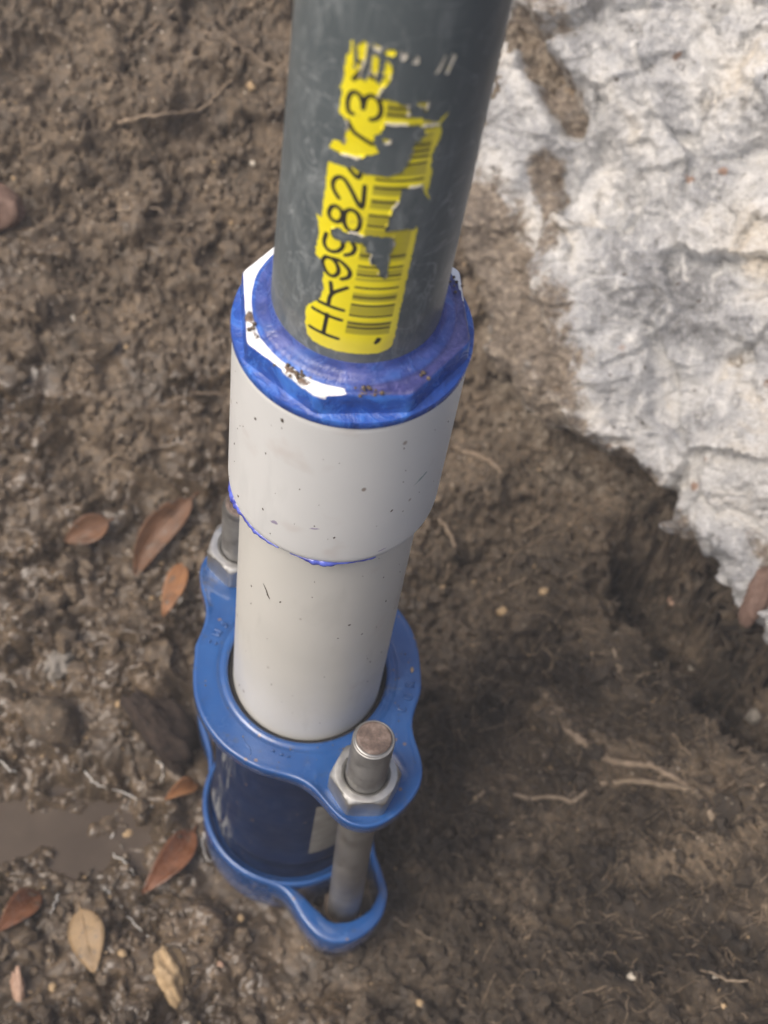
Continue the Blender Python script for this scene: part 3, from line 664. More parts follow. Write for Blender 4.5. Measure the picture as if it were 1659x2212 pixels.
def label_piece(name, polys, holes, lab, jag=.28, all_paper=None):
    allp = np.vstack([np.array(q) for q in polys]); lo = allp.min(0) - 1; hi = allp.max(0) + 1; st = .26
    U, W = np.meshgrid(np.arange(lo[0], hi[0], st), np.arange(lo[1], hi[1], st))
    S = np.max([poly_sdf(U, W, q) for q in polys], axis=0)
    for hq in holes: S = np.minimum(S, -poly_sdf(U, W, hq))
    torn = sstep(-.2, .5, fbm(U * .22 + 3, W * .22, 2) + .25)
    S = S + jag * fbm(U * .9, W * .9, 4, .6)
    ink = np.full(U.shape, -5.0)
    for k_, ls in LAB['strokes'].items():
        hw = .60
        if k_ == 'smear': continue
        for l in ls: ink = np.maximum(ink, hw - line_dist(U, W, smooth_path(l, 4) if len(l) > 2 else l))
    lx = np.interp(W, [q[1] for q in LAB['left']], [q[0] for q in LAB['left']]); rx = np.interp(W, [q[1] for q in LAB['right']], [q[0] for q in LAB['right']])
    inb = np.minimum(np.minimum(U - lx, rx - U), W - 17.2); edge = inb
    bars = np.full(U.shape, -5.0)
    for b in LAB['bars']: bars = np.maximum(bars, np.minimum(.36 - np.abs(W - b), edge - .1))
    ink = np.maximum(ink, bars); ink = np.maximum(ink, poly_sdf(U, W, LAB['blob']) * .6 - .05)
    fine = np.minimum(.30 * np.sin(W * 7.3 + 1.2 * np.sin(W * 1.9)) - .02, edge)
    gaps = fbm(W * .32, W * 0 + 2.2, 2)
    olive = sstep(-.1, .15, edge) * sstep(-.28, -.02, gaps)
    fine = np.where(olive > .3, fine, -1)
    fade = sstep(0, 5, U - 7) * .8 + sstep(17, 12, W) * .5
    le = np.interp(W, [12, 60, 106], [-9.6, -10.2, -10.2]); re_ = np.interp(W, [12, 60, 90], [11.0, 12.6, 13.6])
    straight = np.minimum(np.minimum(U - le, re_ - U), W - 12.5); torn = torn * sstep(.4, 1.4, straight)
    paper = np.maximum(sstep(1.0, .2, S) * torn, 0 if all_paper is None else all_paper)
    paper = paper + 0 * U
    uv, tris, att = clip_grid(U, W, S, {'ink': ink, 'olive': olive, 'fine': fine, 'fade': np.clip(fade, 0, 1), 'paper': paper, 's': S})
    curl = .10 + .35 * np.exp(-np.array(att['s']) / .35) * (np.array(att['paper']) > .3)
    V = to_pipe(uv, 0) ; d = V - np.stack([TILT * uv[:, 1], 0 * uv[:, 1], V[:, 2]], 1); d /= np.linalg.norm(d, axis=1)[:, None]
    V = V + d * curl[:, None]
    o = kid(link_mesh(name, V, tris, M_LAB, attrs={k: att[k] for k in ('ink', 'olive', 'fine', 'fade', 'paper')}), grey)
    if lab: o['label'] = lab
    return o
label_piece('label', [LAB['frag1']], [LAB['hole1']], 'torn yellow label remnant with HR99824 and barcode')
label_piece('label', [LAB['frag3']], [], 'smaller torn yellow label remnant with the figure 3')
for k_, q in enumerate(LAB['bits']): label_piece('label_scrap', [q], [], None, .12, .35 if k_ in (0, 1, 6, 7) else .9)
for o in [c for c in grey.children]: o.matrix_parent_inverse = (grey.matrix_parent_inverse @ Matrix.Identity(4)).copy() if False else Matrix.Identity(4)

tag(riser, 'upright glued riser of grey and white plastic pipe with torn yellow label', 'pipe')

# ------------------------------------------------------------------ the blue bolted coupling
coup = empty('pipe_coupling', (0, 0, -.186))
BOLT = (27.4, -47.0); RB = (-34.5, 47.0)
OUT = [(-46.4, 1.5), (-45.7, -8.1), (-43.7, -17.4), (-40, -25.7), (-34.6, -32.9), (-28.3, -38.6), (-21, -42.8), (-13.5, -45.6), (-6.7, -46.8), (-1.8, -47.5), (3.2, -48.9), (8.3, -51.7), (13, -55.6), (17.6, -60), (22, -63), (26.8, -64.2), (32, -63.8), (37.2, -61.3), (42.8, -56.2), (47.2, -50.2), (49.8, -44.3), (50.2, -37.7), (48.8, -32), (46.5, -26.4), (44.9, -21.3), (44.6, -15.9), (45.4, -10.4), (46.8, -3.9)]
half = np.array(OUT)
full = np.vstack([half, [(46.6, 1.0)], -half[1:]])
def radial(poly, n=288, sm=2):
    """radius of a star-shaped outline at n angles"""
    P = smooth_path(np.vstack([poly, poly[:1]]), 8); a = np.unwrap(np.arctan2(P[:, 1], P[:, 0])); r = np.hypot(P[:, 0], P[:, 1])
    if a[-1] < a[0]: a = a[::-1]; r = r[::-1]
    t = np.arange(n) * 2 * np.pi / n; lo = a[0]
    tt = (t - lo) % (2 * np.pi) + lo; out = np.interp(tt, a, r)
    for _ in range(sm): out = .25 * np.roll(out, 1) + .5 * out + .25 * np.roll(out, -1)
    return t, out
TH, RO = radial(full)
def flange_z(x, y, edge):
    d = np.minimum(np.hypot(x - BOLT[0], y - BOLT[1]), np.hypot(x - RB[0], y - RB[1])); r = np.hypot(x, y)
    z = -1.6 * sstep(20, 13, d) + 1.1 * np.exp(-(edge / 2.6) ** 2) * sstep(44, 50, r) + .45 * sstep(3.0, 0, np.abs(r - 36.2)) * 0
    z += -.7 * np.exp(-((r - 35.6) / .9) ** 2)
    return z
rings = []
def ring_at(rf, zf): 
    r = rf(RO); x, y = r * np.cos(TH), r * np.sin(TH); rings.append([(a, b, c) for a, b, c in zip(x, y, zf(x, y, RO - r))])
RI = 32.3
ring_at(lambda R: np.full_like(R, RI + 2), lambda x, y, e: np.full_like(x, -9.5))
ring_at(lambda R: np.full_like(R, RI), lambda x, y, e: np.full_like(x, -8.5))
ring_at(lambda R: np.full_like(R, RI), lambda x, y, e: np.full_like(x, -1.0))
ring_at(lambda R: np.full_like(R, RI + .4), lambda x, y, e: np.full_like(x, -.3))
for t in np.linspace(0, 1, 22): ring_at(lambda R, t=t: (RI + 1.2) * (1 - t) + (R - 1.7) * t, lambda x, y, e: flange_z(x, y, e))
for q in np.linspace(.25, 1, 5): ring_at(lambda R, q=q: R - 1.7 + 1.7 * math.sin(q * math.pi / 2), lambda x, y, e, q=q: flange_z(x, y, e) - 1.9 * (1 - math.cos(q * math.pi / 2)))
ring_at(lambda R: R, lambda x, y, e: np.full_like(x, -6.5) + .5 * flange_z(x, y, e))
ring_at(lambda R: R - 1.2, lambda x, y, e: np.full_like(x, -8.6) + .5 * flange_z(x, y, e))
ring_at(lambda R: np.minimum(R - 3, 60), lambda x, y, e: np.full_like(x, -9.0))
ring_at(lambda R: np.full_like(R, RI + 2), lambda x, y, e: np.full_like(x, -9.5))
Vf, Ff = loft(rings)
upf = kid(link_mesh('upper_flange', Vf, Ff, M_BLUE), coup); upf['label'] = 'bright blue painted flange ring with two bolt lugs'

# raised cast marks on the flange face
def stroke_bar(P, w, h, zb):
    P = smooth_path(P, 4) if len(P) > 2 else np.array(P, float); V = [(x, y, zb + h * .5) for x, y in P]
    return tube([(x, y, zb + .1) for x, y in P], w, 8)
def on_ring(cr, ca, glyph, sc):
    """glyph strokes in (right, up) units, right runs round the ring, up points inwards"""
    out = []
    for s_ in glyph:
        out.append([((cr - v * sc) * math.cos(math.radians(ca) + u * sc / cr), (cr - v * sc) * math.sin(math.radians(ca) + u * sc / cr)) for u, v in s_])
    return out
GL = {'C': [[(.4, .8), (-.1, 1), (-.55, .6), (-.6, 0), (-.55, -.6), (-.1, -1), (.4, -.8)]], 'O': [[(0, 1), (-.55, .6), (-.6, 0), (-.55, -.6), (0, -1), (.55, -.6), (.6, 0), (.55, .6), (0, 1)]],
      'R': [[(-.5, -1), (-.5, 1)], [(-.5, 1), (.3, .9), (.5, .5), (.3, .1), (-.5, 0)], [(-.1, 0), (.55, -1)]], 'F': [[(-.4, -1), (-.4, 1)], [(-.4, 1), (.5, 1)], [(-.4, 0), (.3, 0)]], 'M': [[(-.6, -1), (-.6, 1), (0, 0), (.6, 1), (.6, -1)]], '.': [[(0, -.1), (0, .1)]]}
for cr, ca, ch in ((41.3, -17.5, 'C'), (42.1, -9.5, 'O'), (42.0, -1.8, 'R'), (40.0, 158, 'F'), (40.2, 164.5, 'M'), (41.5, 171, '.'), (38.8, 171.5, '.'), (39.0, -104, '.'), (39.4, -98.5, '.'), (39.6, -94.5, '.')):
    g_ = Geo()
    for P in on_ring(cr, ca, GL[ch], 1.75 if ch != '.' else 2.2): g_.add(*stroke_bar(P, .42 if ch != '.' else .85, .3, .28))
    o = g_.build('cast_mark', M_BLUE); o.parent = upf
mz = [(-22, -33.5), (-20.5, -36), (-18.5, -38), (-17.8, -40.5)]
g_ = Geo(); g_.add(*stroke_bar(mz, .3, .3, -.05)); o = g_.build('paint_run', M_BLUE); o.parent = upf

# rubber gasket in the hole
g_ = Geo(); g_.add(*lathe([(30.3, -14), (30.3, -3.0), (31.0, -2.2), (32.2, -2.6), (32.25, -14)], 96)); kid(g_.build('gasket', M_RUB), coup)
# middle barrel
pb = [(32, -9.3), (37.6, -9.6), (37.8, -14), (36.9, -18)] + [(36.6, z) for z in np.linspace(-22, -116, 12)] + [(37.0, -120), (37.9, -124.5), (38.0, -127), (37.2, -128), (36.2, -128.6), (35.6, -140), (35.6, -152)]
Vc, Fc = lathe(pb, 128); barrel = kid(link_mesh('barrel', Vc, Fc, M_BLUE_SHADED), coup); barrel['label'] = 'blue middle barrel painted darker as in shade, with grey streaks on the left side'
gs = Geo(); na = 10
gv = [((36.72) * math.cos(math.radians(-72 + 22 * k / na)), 36.72 * math.sin(math.radians(-72 + 22 * k / na)), z) for z in (-60, -117) for k in range(na + 1)]
gs.add(gv, [(k, k + 1, na + 2 + k, na + 1 + k) for k in range(na)]); o = gs.build('barrel_rectangle', M_GREY_RECT); o.parent = barrel; o['label'] = 'pale grey rectangle on the barrel'

# lower flange: deep ring with rolled rim, open loop lugs
lowp = [(35.8, -150), (38.4, -149), (39.0, -146.5), (39.3, -144.2), (40.0, -142.9), (41.0, -142.5), (42.0, -143.2), (42.4, -144.6), (42.3, -148), (42.0, -160), (41.0, -176), (39.5, -184), (36, -190), (33, -190)]
gl = Geo(); gl.add(*lathe(lowp, 144))
LUG = [(-12, -40.6), (-5, -42.2), (1, -44.0), (6, -48), (11.5, -55.5), (16.5, -60.5), (21.5, -64), (27.5, -65.8), (33.5, -65.2), (39.5, -62.6), (45.5, -57.2), (49.6, -51), (51, -44.5), (51, -38), (47.5, -29), (43.5, -20), (41.2, -10)]
def lug_loop(sgn, w=7.4, zt=-142.6, zb=-170.0):
    P = smooth_path([(sgn * x, sgn * y) for x, y in LUG], 5); T = np.gradient(P, axis=0); T /= np.linalg.norm(T, axis=1)[:, None]
    Nn = np.stack([-T[:, 1], T[:, 0]], 1)
    mid = np.array([sgn * 27.0, sgn * -43.0])
    Nn = Nn * np.median(np.sign(((mid - P) * Nn).sum(1)))
    V = []; F = []; n_ = len(P); u = np.linspace(0, 1, n_)
    for a, b, t in zip(P, Nn, u):
        ww = 2.6 + (w + 1.2 - 2.6) * float(sstep(.08, .30, t) * sstep(.98, .5, t)) + 1.2 * math.exp(-((t - .48) / .12) ** 2); dz = -1.2 * math.sin(t * math.pi) ** 2
        sec = [(0, zt - 1.5), (.35, zt - .45), (1.2, zt), (ww - 1.1, zt - .1), (ww - .35, zt - .5), (ww, zt - 1.4), (ww - .2, zb), (1.6, zb), (.5, zb + 12)]
        for s_, z in sec: V.append((a[0] + b[0] * s_, a[1] + b[1] * s_, z + dz))
    k = len(sec)
    for i_ in range(n_ - 1):
        for j_ in range(k): F.append((i_ * k + j_, i_ * k + (j_ + 1) % k, (i_ + 1) * k + (j_ + 1) % k, (i_ + 1) * k + j_))
    return V, F
gl.add(*lug_loop(1)); gl.add(*lug_loop(-1))
lof = kid(gl.build('lower_flange', M_BLUE), coup); lof['label'] = 'blue lower flange ring with an open bolt loop'

# bolts: threaded studs with nuts
def bolt(cx, cy, tip, rot):
    pr = []; z = -150.0; pr += [(0, -154), (7.8, -154), (7.8, -120), (7.8, -90), (7.8, -60)]
    pr += [(7.8, -34), (7.6, -33)]
    z = -32.0
    while z < tip - 3.0: pr += [(7.15, z), (7.95, z + .9), (7.95, z + 1.15), (7.15, z + 1.95)]; z += 2.1
    pr += [(7.5, tip - 2.4), (6.6, tip - .5)]
    lean = .030 if cy < 0 else 0.0
    def lathe_l(q):
        V_, F_ = lathe(q, 40, shift=(cx, cy)); return [(x - lean * min(z + 5, 0), y - .3 * lean * min(z + 5, 0), z) for x, y, z in V_], F_
    g = Geo(); g.add(*lathe_l(pr))
    end = [(6.6, tip - .5), (6.2, tip), (5.4, tip + .05), (3, tip - .15), (0, tip - .1)]
    g.add(*lathe(end, 40, shift=(cx, cy)), m=1)
    s = kid(g.build('bolt', mats=[M_BOLT, M_RUST], smooth=True), coup)
    # hex nut with chamfered corners
    n = 96; af = 12.3
    def hexr(a): k = (math.degrees(a) - rot) % 60 - 30; return af / math.cos(math.radians(k))
    def rg_(fr, z): return [(cx + fr(2 * math.pi * i / n) * math.cos(2 * math.pi * i / n), cy + fr(2 * math.pi * i / n) * math.sin(2 * math.pi * i / n), z) for i in range(n)]
    z0 = -1.7; h = 13.5
    rs = [rg_(lambda a: 8.2, z0), rg_(lambda a: min(hexr(a), 13.2), z0), rg_(lambda a: min(hexr(a), 13.9), z0 + .8)]
    rs += [rg_(lambda a: min(hexr(a), 13.9), z0 + h - 1.8), rg_(lambda a: min(hexr(a), 13.5), z0 + h - 1.35), rg_(lambda a: min(hexr(a), 12.9), z0 + h - .7), rg_(lambda a: min(hexr(a) * .985, 12.1), z0 + h), rg_(lambda a: 11.2, z0 + h + .15), rg_(lambda a: 9.6, z0 + h + .1), rg_(lambda a: 9.0, z0 + h - .4), rg_(lambda a: 8.1, z0 + h - 1.6), rg_(lambda a: 8.0, z0 + 1)]
    Vn, Fn = loft(rs); nut = link_mesh('nut', Vn, Fn, M_STEEL); nut.parent = s
    nut.modifiers.new('edge', 'EDGE_SPLIT').split_angle = math.radians(28)
    return s
b1 = bolt(*BOLT, 45.0, 8); b1['label'] = 'front threaded bolt with rusty brown end'
b2 = bolt(*RB, 44.0, 20); b2['label'] = 'rear threaded bolt half hidden behind the white pipe'
for bo in (b1, b2):
    cx, cy = (BOLT[0] + 4.4, BOLT[1] + 1.3) if bo is b1 else RB
    g = Geo(); g.add(*loft([[(cx + x * 9.5 * k, cy + y * 9.5 * k, z) for x, y in ((1, .55), (.55, 1), (-.55, 1), (-1, .55), (-1, -.55), (-.55, -1), (.55, -1), (1, -.55))] for k, z in ((.01, -152), (.9, -152.2), (1, -154), (1, -168), (.01, -168.1))])); o = g.build('bolt_head', M_DIRT, smooth=False); o.parent = bo
# buried pipe stub below
tag(coup, 'blue bolted pipe coupling with two steel bolts clamped on the white pipe', 'pipe coupling')

# ------------------------------------------------------------------ leaves, roots, stones and crumbs
def leaf_mat(name, c1, c2, rough=.5):
    m = Mat(name, rough, spec=.4); n = m.noise(160, 5, .65)
    c = m.ramp(n, [(.3, c1), (.7, c2)]); c = m.mix(m.math('MULTIPLY', m.mask(m.noise(70, 4), .55, .68), .6), c, tuple(x * .40 for x in c1))
    c = m.mix(m.mask(m.noise(230, 6, .72, off=(4, 2, 1)), .56, .66), c, (.115, .092, .070))
    m.color(c); m.rough(m.rng(n, .3, .7, rough - .1, rough + .25)); m.bump(n, .4, .001); return m.m
LM = {'rust': leaf_mat('leaf_rust', (.185, .082, .032), (.27, .128, .052)), 'brown': leaf_mat('leaf_brown', (.100, .050, .026), (.165, .084, .044)), 'red': leaf_mat('leaf_wet_red', (.115, .046, .022), (.185, .080, .038), .22), 'tan': leaf_mat('leaf_tan', (.20, .135, .07), (.30, .21, .115))}
def leaf(p0, p1, width, mat, label, lift=.002, cup=.25, bend=.0, arch=.1):
    a, na = at(*p0); b, nb = at(*p1); ax = b - a; L = ax.length; ax.normalize(); n = (na + nb).normalized(); n = (n + Vector((0, 0, .8))).normalized()
    n = (n - ax * n.dot(ax)).normalized(); s = n.cross(ax); V = []; F = []; nu, nv = 22, 9
    for i_ in range(nu + 1):
        t = i_ / nu; w = width * L * (math.sin(math.pi * min(1, t ** .8 * 1.0)) ** .75 * (1 - .25 * t) + .012)
        for k in range(nv):
            v = k / (nv - 1) * 2 - 1; rip = .012 * L * math.sin(t * 17 + v * 3)
            q = a + ax * (t * L) + s * (v * w * .5 + bend * L * math.sin(math.pi * t)) + n * (lift + arch * L * math.sin(math.pi * t) + cup * w * (v * v) * .5 - .012 * L * math.exp(-(v * 6) ** 2) + rip * .5)
            V.append(tuple(q))
    for i_ in range(nu):
        for k in range(nv - 1): F.append((i_ * nv + k, i_ * nv + k + 1, (i_ + 1) * nv + k + 1, (i_ + 1) * nv + k))
    V = np.array(V); o_ = V.mean(0)
    root = empty('fallen_leaf', tuple(o_)); tag(root, label, 'leaf', 'dead leaves on the mud')
    bl = link_mesh('blade', V - o_, F, LM[mat], root, scale=1); sm = bl.modifiers.new('thick', 'SOLIDIFY'); sm.thickness = .0004
    st = [a + ax * (t * L) + s * (bend * L * math.sin(math.pi * t)) + n * (lift + arch * L * math.sin(math.pi * t) + .0004 - .012 * L) for t in np.linspace(-.12, .93, 14)]
    g = Geo(); g.add(*tube(np.array([tuple(q) for q in st]) - o_, np.linspace(.0007, .00025, 14), 6)); g.build('stem', LM[mat], root, scale=1)
    return root
leaf((412, 1075), (290, 1248), .36, 'brown', 'long curled red-brown leaf lying left of the rear nut', .003, .5, -.10, .08)
leaf((400, 1222), (356, 1338), .42, 'rust', 'bright orange-brown leaf pointing down just left of the blue flange', .004, .25, .03, .06)
leaf((240, 1125), (146, 1170), .66, 'brown', 'small folded red-brown leaf farthest left of the upper leaves', .0075, .6, .0, .10)
leaf((416, 1800), (306, 1935), .40, 'red', 'glossy wet red leaf between the puddle and the lower flange', .003, .5, .04, .12)
leaf((186, 1968), (216, 2104), .66, 'tan', 'light tan pointed leaf below the puddle', .0065, -.1, .03, .08)
leaf((78, 1935), (-10, 2020), .5, 'red', 'red-brown leaf cut by the left edge below the puddle', .003, .4, .0, .12)
leaf((420, 1700), (352, 1732), .5, 'rust', 'small crumpled orange leaf scrap between puddle and flange', .002, .9, .0, .15)

# soil lumps, stones
def blob(name, vx, vy, size, seed, mat, label, cat, group=None, sub=3, rough=.25, sink=.3, rot=0.0, wet=None, point=None):
    bm = bmesh.new(); bmesh.ops.create_icosphere(bm, subdivisions=sub, radius=1.0); v = np.array([q.co[:] for q in bm.verts]); F = [tuple(q.index for q in f.verts) for f in bm.faces]; bm.free()
    h = rough * (fbm(v[:, 0] * 1.3 + seed * 3.1 + v[:, 2], v[:, 1] * 1.3 + seed - v[:, 2] * .7, 4, .55)); v = v * (1 + h)[:, None] * np.array(size)
    c, s = math.cos(rot), math.sin(rot); v = np.stack([v[:, 0] * c - v[:, 1] * s, v[:, 0] * s + v[:, 1] * c, v[:, 2]], 1)
    p, n = point if point else at(vx, vy); q = n.to_track_quat('Z', 'Y').to_matrix(); v = v @ np.array(q).T
    o = link_mesh(name, v, F, mat, scale=1, attrs={'wet': np.full(len(v), wet or 0.0), 'humus_shade': np.zeros(len(v))}); o.location = p + n * size[2] * (1 - 2 * sink)
    tag(o, label, cat, group); return o
def stone_mat(name, c1, c2, rough=.7):
    m = Mat(name, rough, spec=.35); m.color(m.ramp(m.noise(300, 5, .65), [(.32, c1), (.66, c2)])); m.bump(m.noise(500, 4), .4, .0006); return m.m
SM = {'tan': stone_mat('stone_tan', (.24, .165, .085), (.46, .34, .20)), 'pale': stone_mat('stone_pale', (.38, .34, .27), (.58, .54, .46)), 'red': stone_mat('stone_red', (.10, .060, .045), (.185, .12, .09)), 'wood': stone_mat('rotten_wood', (.014, .010, .008), (.055, .038, .028), .9), 'grey': stone_mat('clay_grey', (.13, .115, .095), (.27, .25, .22)), 'pink': stone_mat('stone_pinkish', (.26, .16, .11), (.42, .29, .21))}
STONES = [(272, 1803, .0030, 'tan', 'tan yellow pebble at the puddle edge'), (548, 350, .0018, 'pale', 'tiny bright pebble left of the grey pipe'), (520, 1985, .0020, 'tan', 'small tan pebble left of the lower bolt loop'), (262, 2063, .0022, 'tan', 'small tan pebble right of the tan pointed leaf'),
  (475, 2085, .0017, 'pink', 'tiny pinkish pebble below the lower flange'), (1088, 1325, .0030, 'tan', 'small orange-tan pebble right of the white pipe'), (1175, 1280, .0024, 'tan', 'small tan pebble under the limestone boulder, left one'), (1460, 1300, .0036, 'pink', 'pinkish pebble at the hollow under the boulder'),
  (1370, 1960, .0030, 'pink', 'pinkish soil-coated pebble at lower right'), (1370, 2112, .0024, 'pale', 'pale pebble near the lower right bottom edge'), (1543, 2110, .0016, 'pale', 'tiny white pebble at lower right bottom'), (1413, 1437, .0013, 'pale', 'tiny white fleck in the dark hollow, left one'), (1492, 1447, .0020, 'pale', 'small white fleck in the dark hollow, right one'),
  (470, 1380, .0015, 'tan', 'tiny tan grain beside the left flange edge'), (115, 2135, .0022, 'tan', 'tan grain at lower left bottom'), (905, 2170, .0020, 'tan', 'tan grain at the bottom below the bolt loop'), (1635, 1545, .0055, 'grey', 'pale lump at the right edge below the boulder'), (255, 1520, .0018, 'tan', 'tan grain above the dark wood chunk'), (545, 185, .0025, 'tan', 'tan grain high up left of the grey pipe'), (155, 690, .0022, 'pale', 'pale grain far left in the middle of the bank')]
for k_, (a, b, r, mt, lb) in enumerate(STONES): blob('pebble', a, b, (r * 1.15, r * .95, r * .8), k_ + 1, SM[mt], lb, 'pebble', 'pebbles lying on the soil', 2, .35, .2, k_)
blob('wood_chunk', 338, 1585, (.026, .0125, .0105), 31, SM['wood'], 'dark rotten wood chunk in the mud left of the flange', 'wood', None, 4, .40, .25, 1.1)
blob('soil_lump', 366, 2105, (.0135, .0115, .0070), 43, SM['tan'], 'tan crumbly lump in the mud below the lower flange', 'soil lump', None, 4, .30, .40, .6)
blob('mud_lump', 96, 1560, (.0115, .0185, .010), 33, M_SOIL, 'smooth oval mud lump standing at the puddle edge', 'mud lump', None, 4, .16, .15, .1, .25)
blob('clay_lump', 128, 1435, (.0085, .0065, .005), 35, SM['grey'], 'pale grey crumbly lump in the mud at left', 'clay lump', None, 4, .45, .3, .2)
blob('clay_lump', 35, 2130, (.0085, .0030, .0030), 36, SM['pink'], 'pinkish tan stub at the lower left corner', 'clay lump', None, 3, .3, .2, .45)
blob('stone', -22, 480, (.0115, .0255, .014), 37, SM['red'], 'smooth red-brown stone cut by the left edge', 'stone', None, 4, .14, .15, .1)
# reddish stone lying on the boulder at the right edge
o_, nr_, ux_, vy_ = rk_fr; u_, w_ = rk_pl(1648, 1285); pp = o_ + ux_ * u_ + vy_ * w_ + nr_ * .010
blob('stone', 0, 0, (.0062, .0150, .006), 39, SM['red'], 'red-brown stone on the lower right of the limestone boulder', 'stone', None, 4, .25, .3, .2, point=(Vector(pp), Vector(nr_)))

# roots
def root_mat(name, c1, c2):
    m = Mat(name, .8, spec=.3); n = m.noise(260, 5, .65); m.color(m.ramp(n, [(.32, c1), (.66, c2)])); m.bump(n, .5, .0006); return m.m
M_ROOT = root_mat('root_pale', (.16, .122, .082), (.30, .24, .175)); M_ROOT2 = root_mat('root_brown', (.12, .09, .06), (.27, .21, .15))
def root(name, pts, r0, r1, label, mat, lift=.4, wob=.0012, seed=0, cat='root', group='roots in the soil'):
    P = np.array([tuple(at(a, b)[0] + at(a, b)[1] * (r0 * lift + .0008)) for a, b in pts]); P = smooth_path(P, 7); n = len(P)
    t = np.linspace(0, 6, n); P = P + wob * np.stack([perlin(t * 3 + seed, t * 0 + .3), perlin(t * 3 + seed, t * 0 + 5.3), .5 * perlin(t * 3 + seed, t * 0 + 9.3)], 1)
    R = np.linspace(r0, r1, n) * (1 + .25 * perlin(t * 4 + seed, t * 0 + 2.2)); c = P.mean(0)
    g = Geo(); g.add(*tube(P - c, R, 8)); o = g.build(name, mat, scale=1); o.location = c; tag(o, label, cat, group); return o
ROOTS = [([(1010, 1735), (1060, 1712), (1130, 1722), (1185, 1718), (1240, 1728), (1280, 1700), (1340, 1688), (1420, 1690), (1500, 1712), (1545, 1770)], .0011, .0022, 'long pale root snaking across the lower right soil', M_ROOT),
 ([(1078, 1808), (1110, 1780), (1150, 1762), (1180, 1735)], .0009, .0006, 'short pale rootlet branching below the long snaking root', M_ROOT),
 ([(1195, 1545), (1250, 1598), (1330, 1640), (1420, 1655), (1490, 1700)], .0030, .0020, 'thick soil-covered root ridge below the boulder', M_ROOT2),
 ([(852, 1982), (880, 2000), (930, 2028), (990, 2060)], .0008, .0003, 'thin straight white rootlet leaving the lower bolt loop', M_ROOT),
 ([(1450, 1585), (1480, 1620), (1520, 1655)], .0007, .0005, 'short straight twig on the right bank', M_ROOT2),
 ([(1320, 1395), (1335, 1440), (1345, 1475), (1370, 1500), (1420, 1510)], .0009, .0005, 'hooked pale rootlet in the dark hollow', M_ROOT),
 ([(1370, 1460), (1440, 1452), (1510, 1450)], .0006, .0004, 'fine rootlet with white flecks in the hollow', M_ROOT),
 ([(1655, 1560), (1640, 1600), (1620, 1640)], .0007, .0005, 'thin rootlet hanging at the right edge', M_ROOT), ([(1650, 1690), (1632, 1710), (1628, 1725)], .0010, .0007, 'short pale rootlet stub at the right edge', M_ROOT),
 ([(255, 262), (330, 250), (430, 235), (470, 205), (500, 170)], .0016, .0008, 'brown root curving across the upper left bank', M_ROOT2),
 ([(240, 460), (330, 448), (370, 478), (420, 478), (480, 462), (540, 470)], .0008, .0005, 'fine pale rootlet across the bank left of the grey pipe', M_ROOT),
 ([(500, 90), (560, 130), (620, 170)], .0013, .0008, 'brown root slanting behind the grey pipe', M_ROOT2), ([(380, 20), (330, 60), (290, 100)], .0008, .0005, 'fine root near the top edge of the bank', M_ROOT2),
 ([(985, 968), (1030, 985), (1065, 1000), (1085, 1025)], .0024, .0012, 'stubby pinkish root stub right of the white sleeve', M_ROOT2), ([(945, 1120), (985, 1180), (960, 1250), (930, 1300)], .0013, .0006, 'pale root hanging beside the white pipe', M_ROOT2),
 ([(1080, 1280), (1130, 1250), (1180, 1225)], .0007, .0004, 'straight thin rootlet right of the white pipe', M_ROOT), ([(1130, 1150), (1170, 1120), (1200, 1090), (1190, 1060)], .0006, .0004, 'thin curly rootlet below the boulder', M_ROOT2),
 ([(360, 870), (430, 850), (495, 855)], .0012, .0008, 'brown root running behind the white sleeve', M_ROOT2), ([(1140, 2030), (1180, 1960), (1220, 1900)], .0008, .0005, 'thin brown rootlet at the lower right', M_ROOT2), ([(1480, 2080), (1560, 2110), (1660, 2125)], .0008, .0005, 'fine rootlet near the lower right corner', M_ROOT)]
for k_, (p_, a, b, lb, mt) in enumerate(ROOTS): root('root', p_, a * .8, b * .8, lb, mt, .2, .0016, k_ * 3.7)
# hair roots too many to count
g = Geo(); rg = random.Random(8)
def vis(vx, vy): return at(vx, vy)
for k_ in range(950):
    if k_ % 4: vx, vy = rg.uniform(930, 1680), rg.uniform(850, 2200)
    else: vx, vy = rg.uniform(0, 640), rg.uniform(0, 700)
    p, n = at(vx, vy); a = rg.uniform(0, 6.28); L = rg.uniform(.006, .022); pts = [np.array(p + n * .0006)]
    for s_ in range(6):
        a += rg.uniform(-.7, .7); q, nn = drop(pts[-1][0] + math.cos(a) * L / 6, pts[-1][1] + math.sin(a) * L / 6)
        pts.append(np.array(q + nn * rg.uniform(.0002, .0022)))
    g.add(*tube(smooth_path(pts, 2), rg.uniform(.00010, .00030), 4))
tag(g.build('hair_roots', M_ROOT2, scale=1), 'fine pale hair roots tangled in the soil', 'roots', kind='stuff')

